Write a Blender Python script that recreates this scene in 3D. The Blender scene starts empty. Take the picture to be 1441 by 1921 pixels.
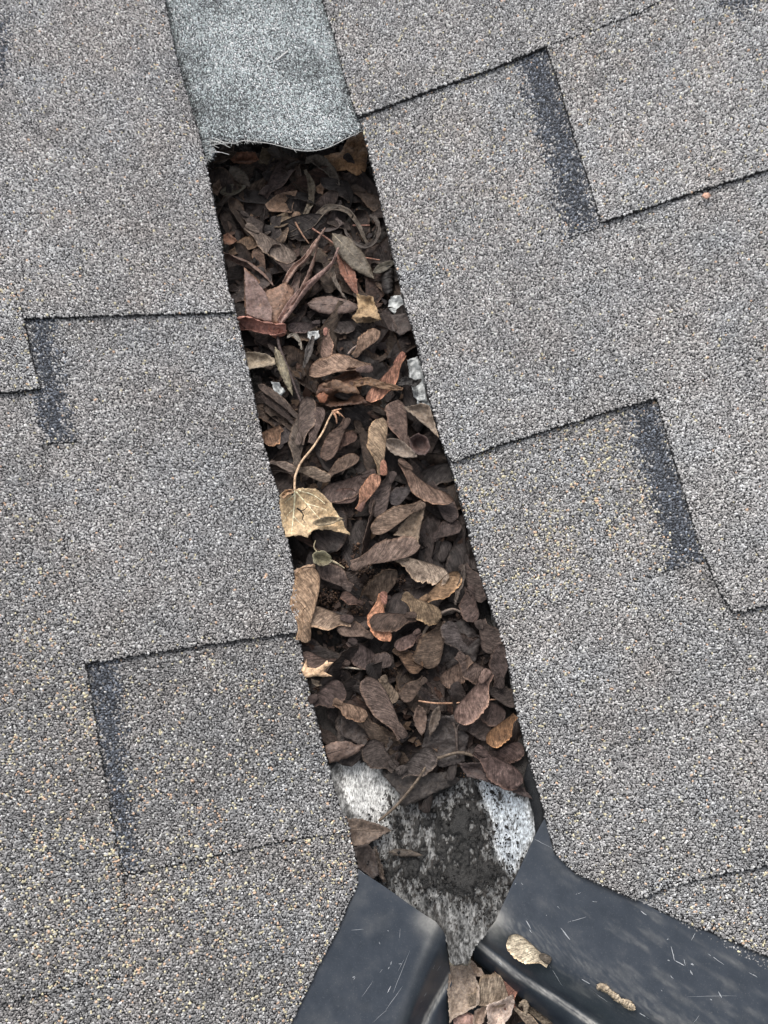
import bpy, math, random
import numpy as np
from mathutils import Matrix, Vector
from mathutils.geometry import delaunay_2d_cdt

sc = bpy.context.scene
R = math.radians
# ------------------------------------------------------------------ camera, sky, sun
ROOF = Matrix.Translation((0, 0, 3.0)) @ Matrix.Rotation(R(18), 4, 'X')      # roof frame -> world
TH, D, FPX = R(14), 0.54, 2060.0
CAMP = np.array([0, -D * math.sin(TH), D * math.cos(TH)])
cd = bpy.data.cameras.new('camera'); cam = bpy.data.objects.new('camera', cd)
sc.collection.objects.link(cam); sc.camera = cam
cd.sensor_fit = 'VERTICAL'; cd.sensor_height = 36; cd.lens = 36 * FPX / 1921
cd.clip_start = 0.01; cd.clip_end = 200
cam.matrix_world = ROOF @ Matrix.Translation(CAMP.tolist()) @ Matrix.Rotation(TH, 4, 'X')
w = bpy.data.worlds.new('World'); sc.world = w; w.use_nodes = True
nt = w.node_tree; bg = nt.nodes['Background']
sky = nt.nodes.new('ShaderNodeTexSky'); sky.sky_type = 'NISHITA'; sky.sun_disc = False
SUN_EL, SUN_AZ = R(62), R(-28)       # azimuth from +y towards +x
sky.sun_elevation = SUN_EL; sky.sun_rotation = SUN_AZ; sky.air_density = 1.0; sky.dust_density = 6; sky.ozone_density = 0.6
hs = nt.nodes.new('ShaderNodeHueSaturation'); hs.inputs['Saturation'].default_value = 0.30
nt.links.new(sky.outputs[0], hs.inputs['Color']); nt.links.new(hs.outputs[0], bg.inputs[0]); bg.inputs[1].default_value = 0.15
sl = bpy.data.lights.new('sun', 'SUN'); sl.energy = 1.0; sl.angle = R(25); sl.color = (1, .965, .92)
so = bpy.data.objects.new('sun', sl); sc.collection.objects.link(so)
sdir = Vector((math.sin(SUN_AZ) * math.cos(SUN_EL), math.cos(SUN_AZ) * math.cos(SUN_EL), math.sin(SUN_EL)))
so.rotation_euler = sdir.to_track_quat('Z', 'Y').to_euler(); so.location = (0, 0, 6)
sc.view_settings.view_transform = 'Standard'; sc.view_settings.look = 'None'
sc.view_settings.exposure = 0.42; sc.view_settings.gamma = 1.0
sc.render.resolution_x = 768; sc.render.resolution_y = 1024
sc.cycles.filter_width = 1.45

rng = np.random.default_rng(7); random.seed(7)
MM = 0.001
# ------------------------------------------------------------------ noise
def _h(ix, iy, seed):
    n = (ix.astype(np.int64) * 374761393 + iy.astype(np.int64) * 668265263 + seed * 1442695041) & 0xffffffff
    n = ((n ^ (n >> 13)) * 1274126177) & 0xffffffff
    n = ((n ^ (n >> 16)) * 2246822519) & 0xffffffff
    return ((n ^ (n >> 15)) & 0xffffff) / float(0xffffff)
def vn(x, y, seed=0):
    x = np.asarray(x, float); y = np.asarray(y, float)
    ix = np.floor(x); iy = np.floor(y); fx = x - ix; fy = y - iy
    fx = fx * fx * (3 - 2 * fx); fy = fy * fy * (3 - 2 * fy)
    a = _h(ix, iy, seed); b = _h(ix + 1, iy, seed); c = _h(ix, iy + 1, seed); d = _h(ix + 1, iy + 1, seed)
    return (a * (1 - fx) + b * fx) * (1 - fy) + (c * (1 - fx) + d * fx) * fy * 1.0
def fbm(x, y, seed=0, o=4):
    s = 0; a = .5; t = 0
    for i in range(o):
        s = s + a * vn(x * 2 ** i, y * 2 ** i, seed + 17 * i); t += a; a *= .55
    return s / t - .5
def lin(c): 
    c = np.asarray(c, float) / 255
    return np.where(c <= .04045, c / 12.92, ((c + .055) / 1.055) ** 2.4)
# ------------------------------------------------------------------ tracing: photo pixel -> point on a roof surface
ct, st = math.cos(TH), math.sin(TH)
def rays(px, py):
    a = (np.asarray(px, float) - 720.5) / FPX; b = -(np.asarray(py, float) - 960.5) / FPX
    return a, b * ct + st, b * st - ct
def at_z(px, py, z):
    dx, dy, dz = rays(px, py); t = (z - CAMP[2]) / dz
    return np.stack([CAMP[0] + t * dx, CAMP[1] + t * dy, np.zeros_like(t) + z], -1)
def proj(P):
    q = np.asarray(P, float) - CAMP
    yc = q[..., 1] * ct + q[..., 2] * st; zc = -q[..., 1] * st + q[..., 2] * ct
    return 720.5 + FPX * q[..., 0] / -zc, 960.5 - FPX * yc / -zc
_p0 = at_z(540., 300., 0.); _p1 = at_z(823., 1500., 0.)
AX = (_p0 - _p1)[:2]; AX /= np.linalg.norm(AX); A0 = _p1[:2]
def su(x, y):          # s across (right +), u along (uphill +)
    dx = x - A0[0]; dy = y - A0[1]
    return dx * AX[1] - dy * AX[0], dx * AX[0] + dy * AX[1]
def xy_su(s, u): return A0[0] + s * AX[1] + u * AX[0], A0[1] - s * AX[0] + u * AX[1]
SL = 0.25
def Zdeck(x, y):
    s, u = su(x, y); return SL * np.abs(s) + 0.0007 * fbm(x / .05, y / .05, 5, 2)
def u_of(py): return su(*at_z(0.236 * np.asarray(py, float) + 469, py, 0.)[..., :2].T)[1]
_pys = np.array([-200, 0, 250, 330, 480, 650, 900, 1200, 1420, 1480, 1600, 1750, 1900, 2100.])
_us = np.array([float(u_of(p)) for p in _pys])
def _interp(u, vals): return np.interp(-u, -_us, np.array(vals) * MM)
def Zlit(x, y):        # nominal top of the packed litter
    s, u = su(x, y); return _interp(u, [-26, -26, -24, -19, -10, -3, 1.5, 3, 3.0, 2.2, 1, 0, 0, 0]) + 0.05 * np.abs(s)
def Zfloor(x, y):      # metal valley pan
    s, u = su(x, y); a = np.abs(s)
    return _interp(u, [-36, -36, -33, -28, -18, -11, -6, -4, -2, -1.6, -1.4, -1.6, -2.5, -6]) + .11 * a + .34 * np.maximum(a - .032, 0) * np.clip((-u + _us[8] + .004) / .02, 0, 1)
_Zf = Zfloor
def Zfloor(x, y):
    s, u = su(x, y); return np.minimum(_Zf(x, y), SL * np.abs(s) - .0016)
def Zmem(x, y):
    s, u = su(x, y); return .0128 - .0030 * (np.abs(s) / .040) ** 4 + .0008 * fbm(x / .03, y / .03, 9, 2)
def back(px, py, h, Z):
    px = np.asarray(px, float); py = np.asarray(py, float); z = np.zeros_like(px) + .01
    for _ in range(25):
        P = at_z(px, py, z); z = .5 * z + .5 * (Z(P[..., 0], P[..., 1]) + h)
    P = at_z(px, py, z); return P
def inpoly(px, py, poly):
    r = np.zeros(px.shape, bool); n = len(poly)
    for i in range(n):
        x1, y1 = poly[i]; x2, y2 = poly[(i + 1) % n]
        if y1 == y2: continue
        c = ((y1 > py) != (y2 > py)) & (px < (x2 - x1) * (py - y1) / (y2 - y1) + x1); r ^= c
    return r
def polydist(px, py, poly):
    d = np.full(px.shape, 1e9); n = len(poly)
    for i in range(n):
        x1, y1 = poly[i]; x2, y2 = poly[(i + 1) % n]; L = (x2 - x1) ** 2 + (y2 - y1) ** 2 + 1e-9
        t = np.clip(((px - x1) * (x2 - x1) + (py - y1) * (y2 - y1)) / L, 0, 1)
        d = np.minimum(d, np.hypot(px - x1 - t * (x2 - x1), py - y1 - t * (y2 - y1)))
    return np.where(inpoly(px, py, poly), d, -d)
# ------------------------------------------------------------------ materials
def mat(name):
    m = bpy.data.materials.new(name); m.use_nodes = True; t = m.node_tree
    return m, t, t.nodes['Principled BSDF'], lambda k, **kw: _n(t, k, **kw)
def _n(t, k, **kw):
    n = t.nodes.new('ShaderNode' + k)
    for a, b in kw.items():
        if a.startswith('i_'): n.inputs[a[2:].replace('_', ' ')].default_value = b
        else: setattr(n, a, b)
    return n
def ramp(t, stops):
    n = t.nodes.new('ShaderNodeValToRGB'); e = n.color_ramp.elements
    while len(e) < len(stops): e.new(.5)
    for q, (p, c) in zip(e, stops): q.position = p; q.color = (*c, 1) if len(c) == 3 else c
    return n
def m_attr(name, rough=.8, spec=.3, metallic=0, bump=None, var=0):
    m, t, b, N = mat(name); a = N('Attribute', attribute_name='Col'); b.inputs['Roughness'].default_value = rough
    b.inputs['Specular IOR Level'].default_value = spec; b.inputs['Metallic'].default_value = metallic
    t.links.new(a.outputs['Color'], b.inputs['Base Color'])
    if bump:
        tc = N('TexCoord'); no = N('TexNoise', i_Scale=bump[0], i_Detail=5); bp = N('Bump', i_Strength=bump[2], i_Distance=bump[1])
        t.links.new(tc.outputs['Object'], no.inputs['Vector']); t.links.new(no.outputs[0], bp.inputs['Height']); t.links.new(bp.outputs[0], b.inputs['Normal'])
    return m
M_gran = m_attr('mineral_granules', .75, .35)
M_memgran = m_attr('membrane_granules', .5, .5)
def m_plain(name, col, rough=.8, nscale=900, bd=.0002, var=.5, metallic=0, spec=.3):
    m, t, b, N = mat(name); tc = N('TexCoord'); no = N('TexNoise', i_Scale=nscale, i_Detail=6)
    t.links.new(tc.outputs['Object'], no.inputs['Vector'])
    c = np.array(col); r = ramp(t, [(.3, tuple(c * (1 - var))), (.7, tuple(c * (1 + var)))])
    t.links.new(no.outputs[0], r.inputs[0]); t.links.new(r.outputs[0], b.inputs['Base Color'])
    bp = N('Bump', i_Strength=.8, i_Distance=bd); t.links.new(no.outputs[0], bp.inputs['Height']); t.links.new(bp.outputs[0], b.inputs['Normal'])
    b.inputs['Roughness'].default_value = rough; b.inputs['Metallic'].default_value = metallic; b.inputs['Specular IOR Level'].default_value = spec
    return m
M_asph = m_plain('asphalt_backing', (.022, .022, .024), .85, 1500, .0003)
M_wood = m_plain('dark_sheathing', (.03, .025, .02), .9, 200)
M_fibre = m_plain('glass_fibre', (.7, .7, .68), .5, 300, .00001, .1)
M_rubber = m_plain('black_underlayment', (.012, .013, .015), .55, 2500, .0002, .8)
M_gutter = m_plain('gutter_metal', (.05, .055, .06), .5, 60, .0002, .3)
M_grass = m_plain('lawn', (.05, .08, .025), .9, 8, .02)
def m_seed():
    m, t, b, N = mat('seed_wing'); L = t.links.new
    oi = N('ObjectInfo'); uv = N('UVMap'); sp = N('SeparateXYZ'); L(uv.outputs[0], sp.inputs[0])
    tc = N('TexCoord'); off = N('VectorMath', operation='ADD'); L(tc.outputs['Object'], off.inputs[0])
    cmb = N('CombineXYZ'); mu = N('Math', operation='MULTIPLY'); mu.inputs[1].default_value = 37.; L(oi.outputs['Random'], mu.inputs[0])
    for i in range(3): L(mu.outputs[0], cmb.inputs[i])
    L(cmb.outputs[0], off.inputs[1])
    mot = N('TexNoise', i_Scale=170., i_Detail=5, i_Roughness=.6); L(off.outputs[0], mot.inputs['Vector'])
    fine = N('TexNoise', i_Scale=1500., i_Detail=3); L(off.outputs[0], fine.inputs['Vector'])
    # veins: leave the spine, sweep to the trailing edge
    pw = N('Math', operation='POWER'); pw.inputs[1].default_value = .62; L(sp.outputs[1], pw.inputs[0])
    m1 = N('Math', operation='MULTIPLY'); m1.inputs[1].default_value = -.42; L(pw.outputs[0], m1.inputs[0])
    ad = N('Math', operation='ADD'); L(m1.outputs[0], ad.inputs[0]); L(sp.outputs[0], ad.inputs[1])
    m2 = N('Math', operation='MULTIPLY_ADD'); L(mot.outputs[0], m2.inputs[0]); m2.inputs[1].default_value = .10; L(ad.outputs[0], m2.inputs[2])
    cv = N('CombineXYZ'); m3 = N('Math', operation='MULTIPLY'); m3.inputs[1].default_value = 62.; L(m2.outputs[0], m3.inputs[0]); L(m3.outputs[0], cv.inputs[0])
    m4 = N('Math', operation='MULTIPLY'); m4.inputs[1].default_value = 1.6; L(sp.outputs[1], m4.inputs[0]); L(m4.outputs[0], cv.inputs[1]); L(oi.outputs['Random'], cv.inputs[2])
    vein = N('TexNoise', i_Scale=1.3, i_Detail=2, i_Roughness=.6); L(cv.outputs[0], vein.inputs['Vector'])
    r1 = ramp(t, [(.38, (.50, .47, .45)), (.60, (1.3, 1.28, 1.26))]); L(vein.outputs[0], r1.inputs[0])
    r2 = ramp(t, [(.32, (.6, .55, .53)), (.68, (1.25, 1.22, 1.2))]); L(mot.outputs[0], r2.inputs[0])
    x1 = N('Mix', data_type='RGBA', blend_type='MULTIPLY'); x1.inputs[0].default_value = 1; L(oi.outputs['Color'], x1.inputs[6]); L(r1.outputs[0], x1.inputs[7])
    x2 = N('Mix', data_type='RGBA', blend_type='MULTIPLY'); x2.inputs[0].default_value = 1; L(x1.outputs[2], x2.inputs[6]); L(r2.outputs[0], x2.inputs[7])
    # frayed pale trailing rim and dark spine line
    rim = ramp(t, [(.0, (.62, .6, .6)), (.07, (1.12, 1.1, 1.08)), (.16, (1, 1, 1)), (.86, (1, 1, 1)), (.97, (1.75, 1.65, 1.5))]); L(sp.outputs[1], rim.inputs[0])
    mid = N('TexNoise', i_Scale=620., i_Detail=4, i_Roughness=.65); L(off.outputs[0], mid.inputs['Vector'])
    r5 = ramp(t, [(.34, (.52, .5, .48)), (.66, (1.42, 1.4, 1.38))]); L(mid.outputs[0], r5.inputs[0])
    x3 = N('Mix', data_type='RGBA', blend_type='MULTIPLY'); x3.inputs[0].default_value = 1; L(x2.outputs[2], x3.inputs[6]); L(rim.outputs[0], x3.inputs[7])
    x4 = N('Mix', data_type='RGBA', blend_type='MULTIPLY'); x4.inputs[0].default_value = 1; L(x3.outputs[2], x4.inputs[6]); L(r5.outputs[0], x4.inputs[7])
    L(x4.outputs[2], b.inputs['Base Color'])
    bp = N('Bump', i_Strength=1., i_Distance=.0007); L(vein.outputs[0], bp.inputs['Height'])
    bp2 = N('Bump', i_Strength=.6, i_Distance=.0002); L(fine.outputs[0], bp2.inputs['Height']); L(bp.outputs[0], bp2.inputs['Normal']); L(bp2.outputs[0], b.inputs['Normal'])
    b.inputs['Roughness'].default_value = .62; b.inputs['Specular IOR Level'].default_value = .35
    return m
M_seed = m_seed()
def m_leaf():
    m, t, b, N = mat('dry_leaf'); L = t.links.new
    oi = N('ObjectInfo'); tc = N('TexCoord'); off = N('VectorMath', operation='ADD'); L(tc.outputs['Object'], off.inputs[0])
    L(oi.outputs['Random'], off.inputs[1])
    mot = N('TexNoise', i_Scale=120., i_Detail=6, i_Roughness=.62); L(off.outputs[0], mot.inputs['Vector'])
    vo = N('TexVoronoi', feature='DISTANCE_TO_EDGE', i_Scale=520.); L(off.outputs[0], vo.inputs['Vector'])
    r2 = ramp(t, [(.3, (.5, .45, .42)), (.5, (.95, .95, .95)), (.7, (1.3, 1.25, 1.2))]); L(mot.outputs[0], r2.inputs[0])
    r3 = ramp(t, [(0., (1.15, 1.12, 1.05)), (.12, (.95, .95, .95))]); L(vo.outputs['Distance'], r3.inputs[0])
    x1 = N('Mix', data_type='RGBA', blend_type='MULTIPLY'); x1.inputs[0].default_value = 1; L(oi.outputs['Color'], x1.inputs[6]); L(r2.outputs[0], x1.inputs[7])
    x2 = N('Mix', data_type='RGBA', blend_type='MULTIPLY'); x2.inputs[0].default_value = 1; L(x1.outputs[2], x2.inputs[6]); L(r3.outputs[0], x2.inputs[7])
    mid = N('TexNoise', i_Scale=560., i_Detail=5, i_Roughness=.7); L(off.outputs[0], mid.inputs['Vector'])
    r5 = ramp(t, [(.34, (.5, .47, .45)), (.66, (1.45, 1.42, 1.38))]); L(mid.outputs[0], r5.inputs[0])
    x4 = N('Mix', data_type='RGBA', blend_type='MULTIPLY'); x4.inputs[0].default_value = 1; L(x2.outputs[2], x4.inputs[6]); L(r5.outputs[0], x4.inputs[7])
    L(x4.outputs[2], b.inputs['Base Color'])
    bp = N('Bump', i_Strength=1., i_Distance=.0016); L(mot.outputs[0], bp.inputs['Height'])
    bp2 = N('Bump', i_Strength=.7, i_Distance=.0003); L(vo.outputs['Distance'], bp2.inputs['Height']); L(bp.outputs[0], bp2.inputs['Normal']); L(bp2.outputs[0], b.inputs['Normal'])
    b.inputs['Roughness'].default_value = .6; b.inputs['Specular IOR Level'].default_value = .35
    return m
M_leaf = m_leaf()
def m_slate():
    m, t, b, N = mat('painted_slate_metal'); L = t.links.new
    tc = N('TexCoord'); a = N('Attribute', attribute_name='Col')
    n1 = N('TexNoise', i_Scale=90., i_Detail=8, i_Roughness=.7); L(tc.outputs['Object'], n1.inputs['Vector'])
    n2 = N('TexNoise', i_Scale=1400., i_Detail=4, i_Roughness=.7); L(tc.outputs['Object'], n2.inputs['Vector'])
    r1 = ramp(t, [(.35, (.028, .036, .048)), (.55, (.038, .047, .061)), (.75, (.062, .069, .080))]); L(n1.outputs[0], r1.inputs[0])
    r2 = ramp(t, [(.58, (0, 0, 0)), (.72, (1, 1, 1))]); L(n2.outputs[0], r2.inputs[0])
    mm = N('Math', operation='MULTIPLY'); L(r2.outputs[0], mm.inputs[0]); mm.inputs[1].default_value = .35
    x0 = N('Mix', data_type='RGBA'); L(mm.outputs[0], x0.inputs[0]); L(r1.outputs[0], x0.inputs[6]); x0.inputs[7].default_value = (.2, .2, .19, 1)
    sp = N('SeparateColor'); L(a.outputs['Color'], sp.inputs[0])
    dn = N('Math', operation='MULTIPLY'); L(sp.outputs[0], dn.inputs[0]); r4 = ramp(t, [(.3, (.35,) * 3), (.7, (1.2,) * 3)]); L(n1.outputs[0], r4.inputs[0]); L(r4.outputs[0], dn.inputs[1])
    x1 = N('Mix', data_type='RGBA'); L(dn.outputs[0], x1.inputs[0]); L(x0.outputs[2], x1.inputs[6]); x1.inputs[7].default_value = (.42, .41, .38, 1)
    L(x1.outputs[2], b.inputs['Base Color'])
    rr = N('MapRange'); L(n1.outputs[0], rr.inputs[0]); rr.inputs[3].default_value = .2; rr.inputs[4].default_value = .46
    L(rr.outputs[0], b.inputs['Roughness'])
    bp = N('Bump', i_Strength=.35, i_Distance=.0002); L(n1.outputs[0], bp.inputs['Height'])
    n3 = N('TexNoise', i_Scale=22., i_Detail=2); L(tc.outputs['Object'], n3.inputs['Vector']); bq = N('Bump', i_Strength=.5, i_Distance=.004); L(n3.outputs[0], bq.inputs['Height']); L(bp.outputs[0], bq.inputs['Normal']); L(bq.outputs[0], b.inputs['Normal'])
    b.inputs['Specular IOR Level'].default_value = .5
    return m
M_slate = m_slate()
M_pan = m_attr('weathered_zinc', .42, .5, .25, (1200, .00025, .5))
def _panfine():
    t = M_pan.node_tree; b = t.nodes['Principled BSDF']; L = t.links.new; a = [n for n in t.nodes if n.bl_idname == 'ShaderNodeAttribute'][0]
    tc = _n(t, 'TexCoord'); mp = _n(t, 'Mapping'); mp.inputs['Rotation'].default_value = (0, 0, .21); mp.inputs['Scale'].default_value = (1, .32, 1); L(tc.outputs['Object'], mp.inputs[0])
    n1 = _n(t, 'TexNoise', i_Scale=1900., i_Detail=4, i_Roughness=.7); L(mp.outputs[0], n1.inputs['Vector']); n2 = _n(t, 'TexNoise', i_Scale=420., i_Detail=6, i_Roughness=.7); L(tc.outputs['Object'], n2.inputs['Vector'])
    r1 = ramp(t, [(.38, (.34, .34, .33)), (.48, (1, 1, 1)), (.60, (1.45, 1.45, 1.45))]); L(n1.outputs[0], r1.inputs[0]); r2 = ramp(t, [(.34, (.38, .37, .35)), (.46, (1, 1, 1)), (.7, (1.2, 1.2, 1.2))]); L(n2.outputs[0], r2.inputs[0])
    x = _n(t, 'Mix', data_type='RGBA', blend_type='MULTIPLY'); x.inputs[0].default_value = 1; L(a.outputs['Color'], x.inputs[6]); L(r1.outputs[0], x.inputs[7])
    y = _n(t, 'Mix', data_type='RGBA', blend_type='MULTIPLY'); y.inputs[0].default_value = 1; L(x.outputs[2], y.inputs[6]); L(r2.outputs[0], y.inputs[7]); L(y.outputs[2], b.inputs['Base Color'])
_panfine()
M_mulch = m_attr('wet_mulch', .7, .4, 0, (1600, .0006, 1.))
M_chip = m_plain('bare_scratch', (.40, .42, .44), .4, 300, .00001, .1)
M_pet = m_plain('stalk', (.35, .22, .13), .6, 500, .0002, .35)
# ------------------------------------------------------------------ object helpers
def tag(o, label=None, cat=None, group=None, kind=None):
    if label: o['label'] = label
    if cat: o['category'] = cat
    if group: o['group'] = group
    if kind: o['kind'] = kind
    return o
def mesh_np(name, V, loops, counts, m, smooth=False, col=None, uv=None):
    me = bpy.data.meshes.new(name); V = np.ascontiguousarray(V, np.float32)
    loops = np.ascontiguousarray(loops, np.int32).ravel(); counts = np.asarray(counts, np.int32)
    me.vertices.add(len(V)); me.vertices.foreach_set('co', V.ravel())
    me.loops.add(len(loops)); me.loops.foreach_set('vertex_index', loops)
    me.polygons.add(len(counts)); st_ = np.concatenate([[0], np.cumsum(counts)[:-1]]).astype(np.int32)
    me.polygons.foreach_set('loop_start', st_); me.polygons.foreach_set('loop_total', counts)
    if smooth: me.polygons.foreach_set('use_smooth', np.ones(len(counts), bool))
    me.update(calc_edges=True)
    if col is not None:
        a = me.attributes.new('Col', 'FLOAT_COLOR', 'POINT'); c = np.ones((len(V), 4), np.float32); c[:, :3] = col; a.data.foreach_set('color', c.ravel())
    if uv is not None:
        l = me.uv_layers.new(name='UVMap'); l.data.foreach_set('uv', np.ascontiguousarray(uv, np.float32)[loops].ravel())
    for q in (m if isinstance(m, (list, tuple)) else [m]): me.materials.append(q)
    me.validate()
    return me
def link(name, me, parent=None, M=None, color=None):
    o = bpy.data.objects.new(name, me); sc.collection.objects.link(o)
    if parent is not None: o.parent = parent
    elif M is not None: o.matrix_world = M
    else: o.matrix_world = ROOF
    if color is not None: o.color = (*[float(c) for c in color], 1)
    return o
def local(V):                       # mesh centred on its own base, plus its matrix
    c = np.array([V[:, 0].mean(), V[:, 1].mean(), V[:, 2].min()])
    return V - c, ROOF @ Matrix.Translation(c.tolist())
def grid_faces(nu, nv):
    i = np.arange(nu - 1)[:, None] * nv + np.arange(nv - 1)[None, :]
    return np.stack([i, i + nv, i + nv + 1, i + 1], -1).reshape(-1, 4)
def catmull(P, n):
    P = np.asarray(P, float); k = len(P)
    if k == 2: t = np.linspace(0, 1, n)[:, None]; return P[0] * (1 - t) + P[1] * t
    seg = np.r_[0, np.cumsum(np.linalg.norm(np.diff(P, axis=0), axis=1))]; T = np.linspace(0, seg[-1], n)
    idx = np.clip(np.searchsorted(seg, T, side='right') - 1, 0, k - 2); out = []
    for t, i in zip(T, idx):
        a = (t - seg[i]) / max(seg[i + 1] - seg[i], 1e-12)
        p0 = P[max(i - 1, 0)]; p1 = P[i]; p2 = P[i + 1]; p3 = P[min(i + 2, k - 1)]
        out.append(.5 * (2 * p1 + (p2 - p0) * a + (2 * p0 - 5 * p1 + 4 * p2 - p3) * a * a + (3 * p1 - p0 - 3 * p2 + p3) * a ** 3))
    return np.array(out)
# ------------------------------------------------------------------ granules
def granules(P, size, col, flat=.42):
    n = len(P); a0 = rng.random(n) * 6.28; V = np.zeros((n, 10, 3)); el = .72 + .5 * rng.random(n)
    ca = rng.random(n) * 3.14
    for k in range(5):
        a = a0 + k * 1.2566 + rng.normal(0, .2, n); r = size * .56 * (.85 + .35 * rng.random(n))
        x = np.cos(a) * r * el; y = np.sin(a) * r / el
        X = x * np.cos(ca) - y * np.sin(ca); Y = x * np.sin(ca) + y * np.cos(ca)
        V[:, k, 0] = X; V[:, k, 1] = Y; V[:, k, 2] = -size * .15
        f = .45 + .3 * rng.random(n); V[:, 5 + k, 0] = X * f; V[:, 5 + k, 1] = Y * f
    tx = rng.normal(0, .27, n); ty = rng.normal(0, .27, n); H = size * flat * (.6 + .7 * rng.random(n))
    for k in range(5): V[:, 5 + k, 2] = H + tx * V[:, 5 + k, 0] + ty * V[:, 5 + k, 1]
    V += P[:, None, :]
    b = (np.arange(n) * 10)[:, None]
    quads = np.concatenate([b + np.array([k, (k + 1) % 5, 5 + (k + 1) % 5, 5 + k]) for k in range(5)], 1).reshape(-1, 4)
    tops = b + np.arange(5, 10)
    return V.reshape(-1, 3), quads, tops, np.repeat(col, 10, 0)
def gran_cols(P, warm, dark, band):
    n = len(P); x, y = P[:, 0], P[:, 1]
    v = np.exp(rng.normal(0, .36, n)) * .35
    v *= 1 + .20 * fbm(x / .035, y / .035, 31, 4) * 2 + .2 * fbm(x / .006, y / .006, 37, 2)
    v *= dark
    t = fbm(x / .02, y / .02, 41, 3)
    c = v[:, None] * (np.array([1.0, .98, .972]) + t[:, None] * np.array([.09, .0, -.07]))
    wh = rng.random(n) < .04; c[wh] = np.array([.66, .66, .64]) * (.7 + .4 * rng.random((wh.sum(), 1)))
    cl = np.clip(fbm(x / .012, y / .012, 53, 3) * 3.2 + .55, 0, 2)
    yl = rng.random(n) < warm * (.35 + .65 * cl ** 1.5)
    tint = np.where(rng.random((n, 1)) < .35, np.array([[.66, .47, .34]]), np.array([[.66, .60, .42]]))
    P[yl, 2] += .0001; c[yl] = (tint * (.75 + .4 * rng.random((n, 1))))[yl]
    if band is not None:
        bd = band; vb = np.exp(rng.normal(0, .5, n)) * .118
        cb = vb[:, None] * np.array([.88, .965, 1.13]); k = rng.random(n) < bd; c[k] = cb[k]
    return np.clip(c, .012, .75)
def hexgrid(x0, x1, y0, y1, sp):
    xs = np.arange(x0, x1, sp); ys = np.arange(y0, y1, sp * .866)
    X, Y = np.meshgrid(xs, ys); X = X + (np.arange(len(ys)) % 2)[:, None] * sp / 2
    X = X + rng.normal(0, sp * .2, X.shape); Y = Y + rng.normal(0, sp * .2, Y.shape)
    return X.ravel(), Y.ravel()
def idw(px, py, ctr):
    num = 0; den = 0
    for x, y, h in ctr:
        wt = 1 / (((px - x) ** 2 + (py - y) ** 2) + 60.) ** 1.6; num = num + wt * h; den = den + wt
    return num / den * MM
def densify(poly, step, jit, seed=0):
    out = []; n = len(poly); r = np.random.default_rng(seed)
    for i in range(n):
        a = np.array(poly[i], float); b = np.array(poly[(i + 1) % n], float); L = np.linalg.norm(b - a); k = max(1, int(L / step))
        for j in range(k):
            p = a + (b - a) * j / k; p = p + r.normal(0, jit, 2) * (1 if j else .3) + 1.6 * jit * (vn(p[0] / 22, p[1] / 22, seed) - .5); out.append(p)
    return np.array(out)
def cdt_poly(xy, inner):
    n = len(xy); pts = [Vector(p) for p in xy.tolist()] + [Vector(p) for p in inner.tolist()]
    r = delaunay_2d_cdt(pts, [(i, (i + 1) % n) for i in range(n)], [list(range(n))], 1, 1e-9)
    return np.array([list(v) for v in r[0]]), [list(f) for f in r[2]]
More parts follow.
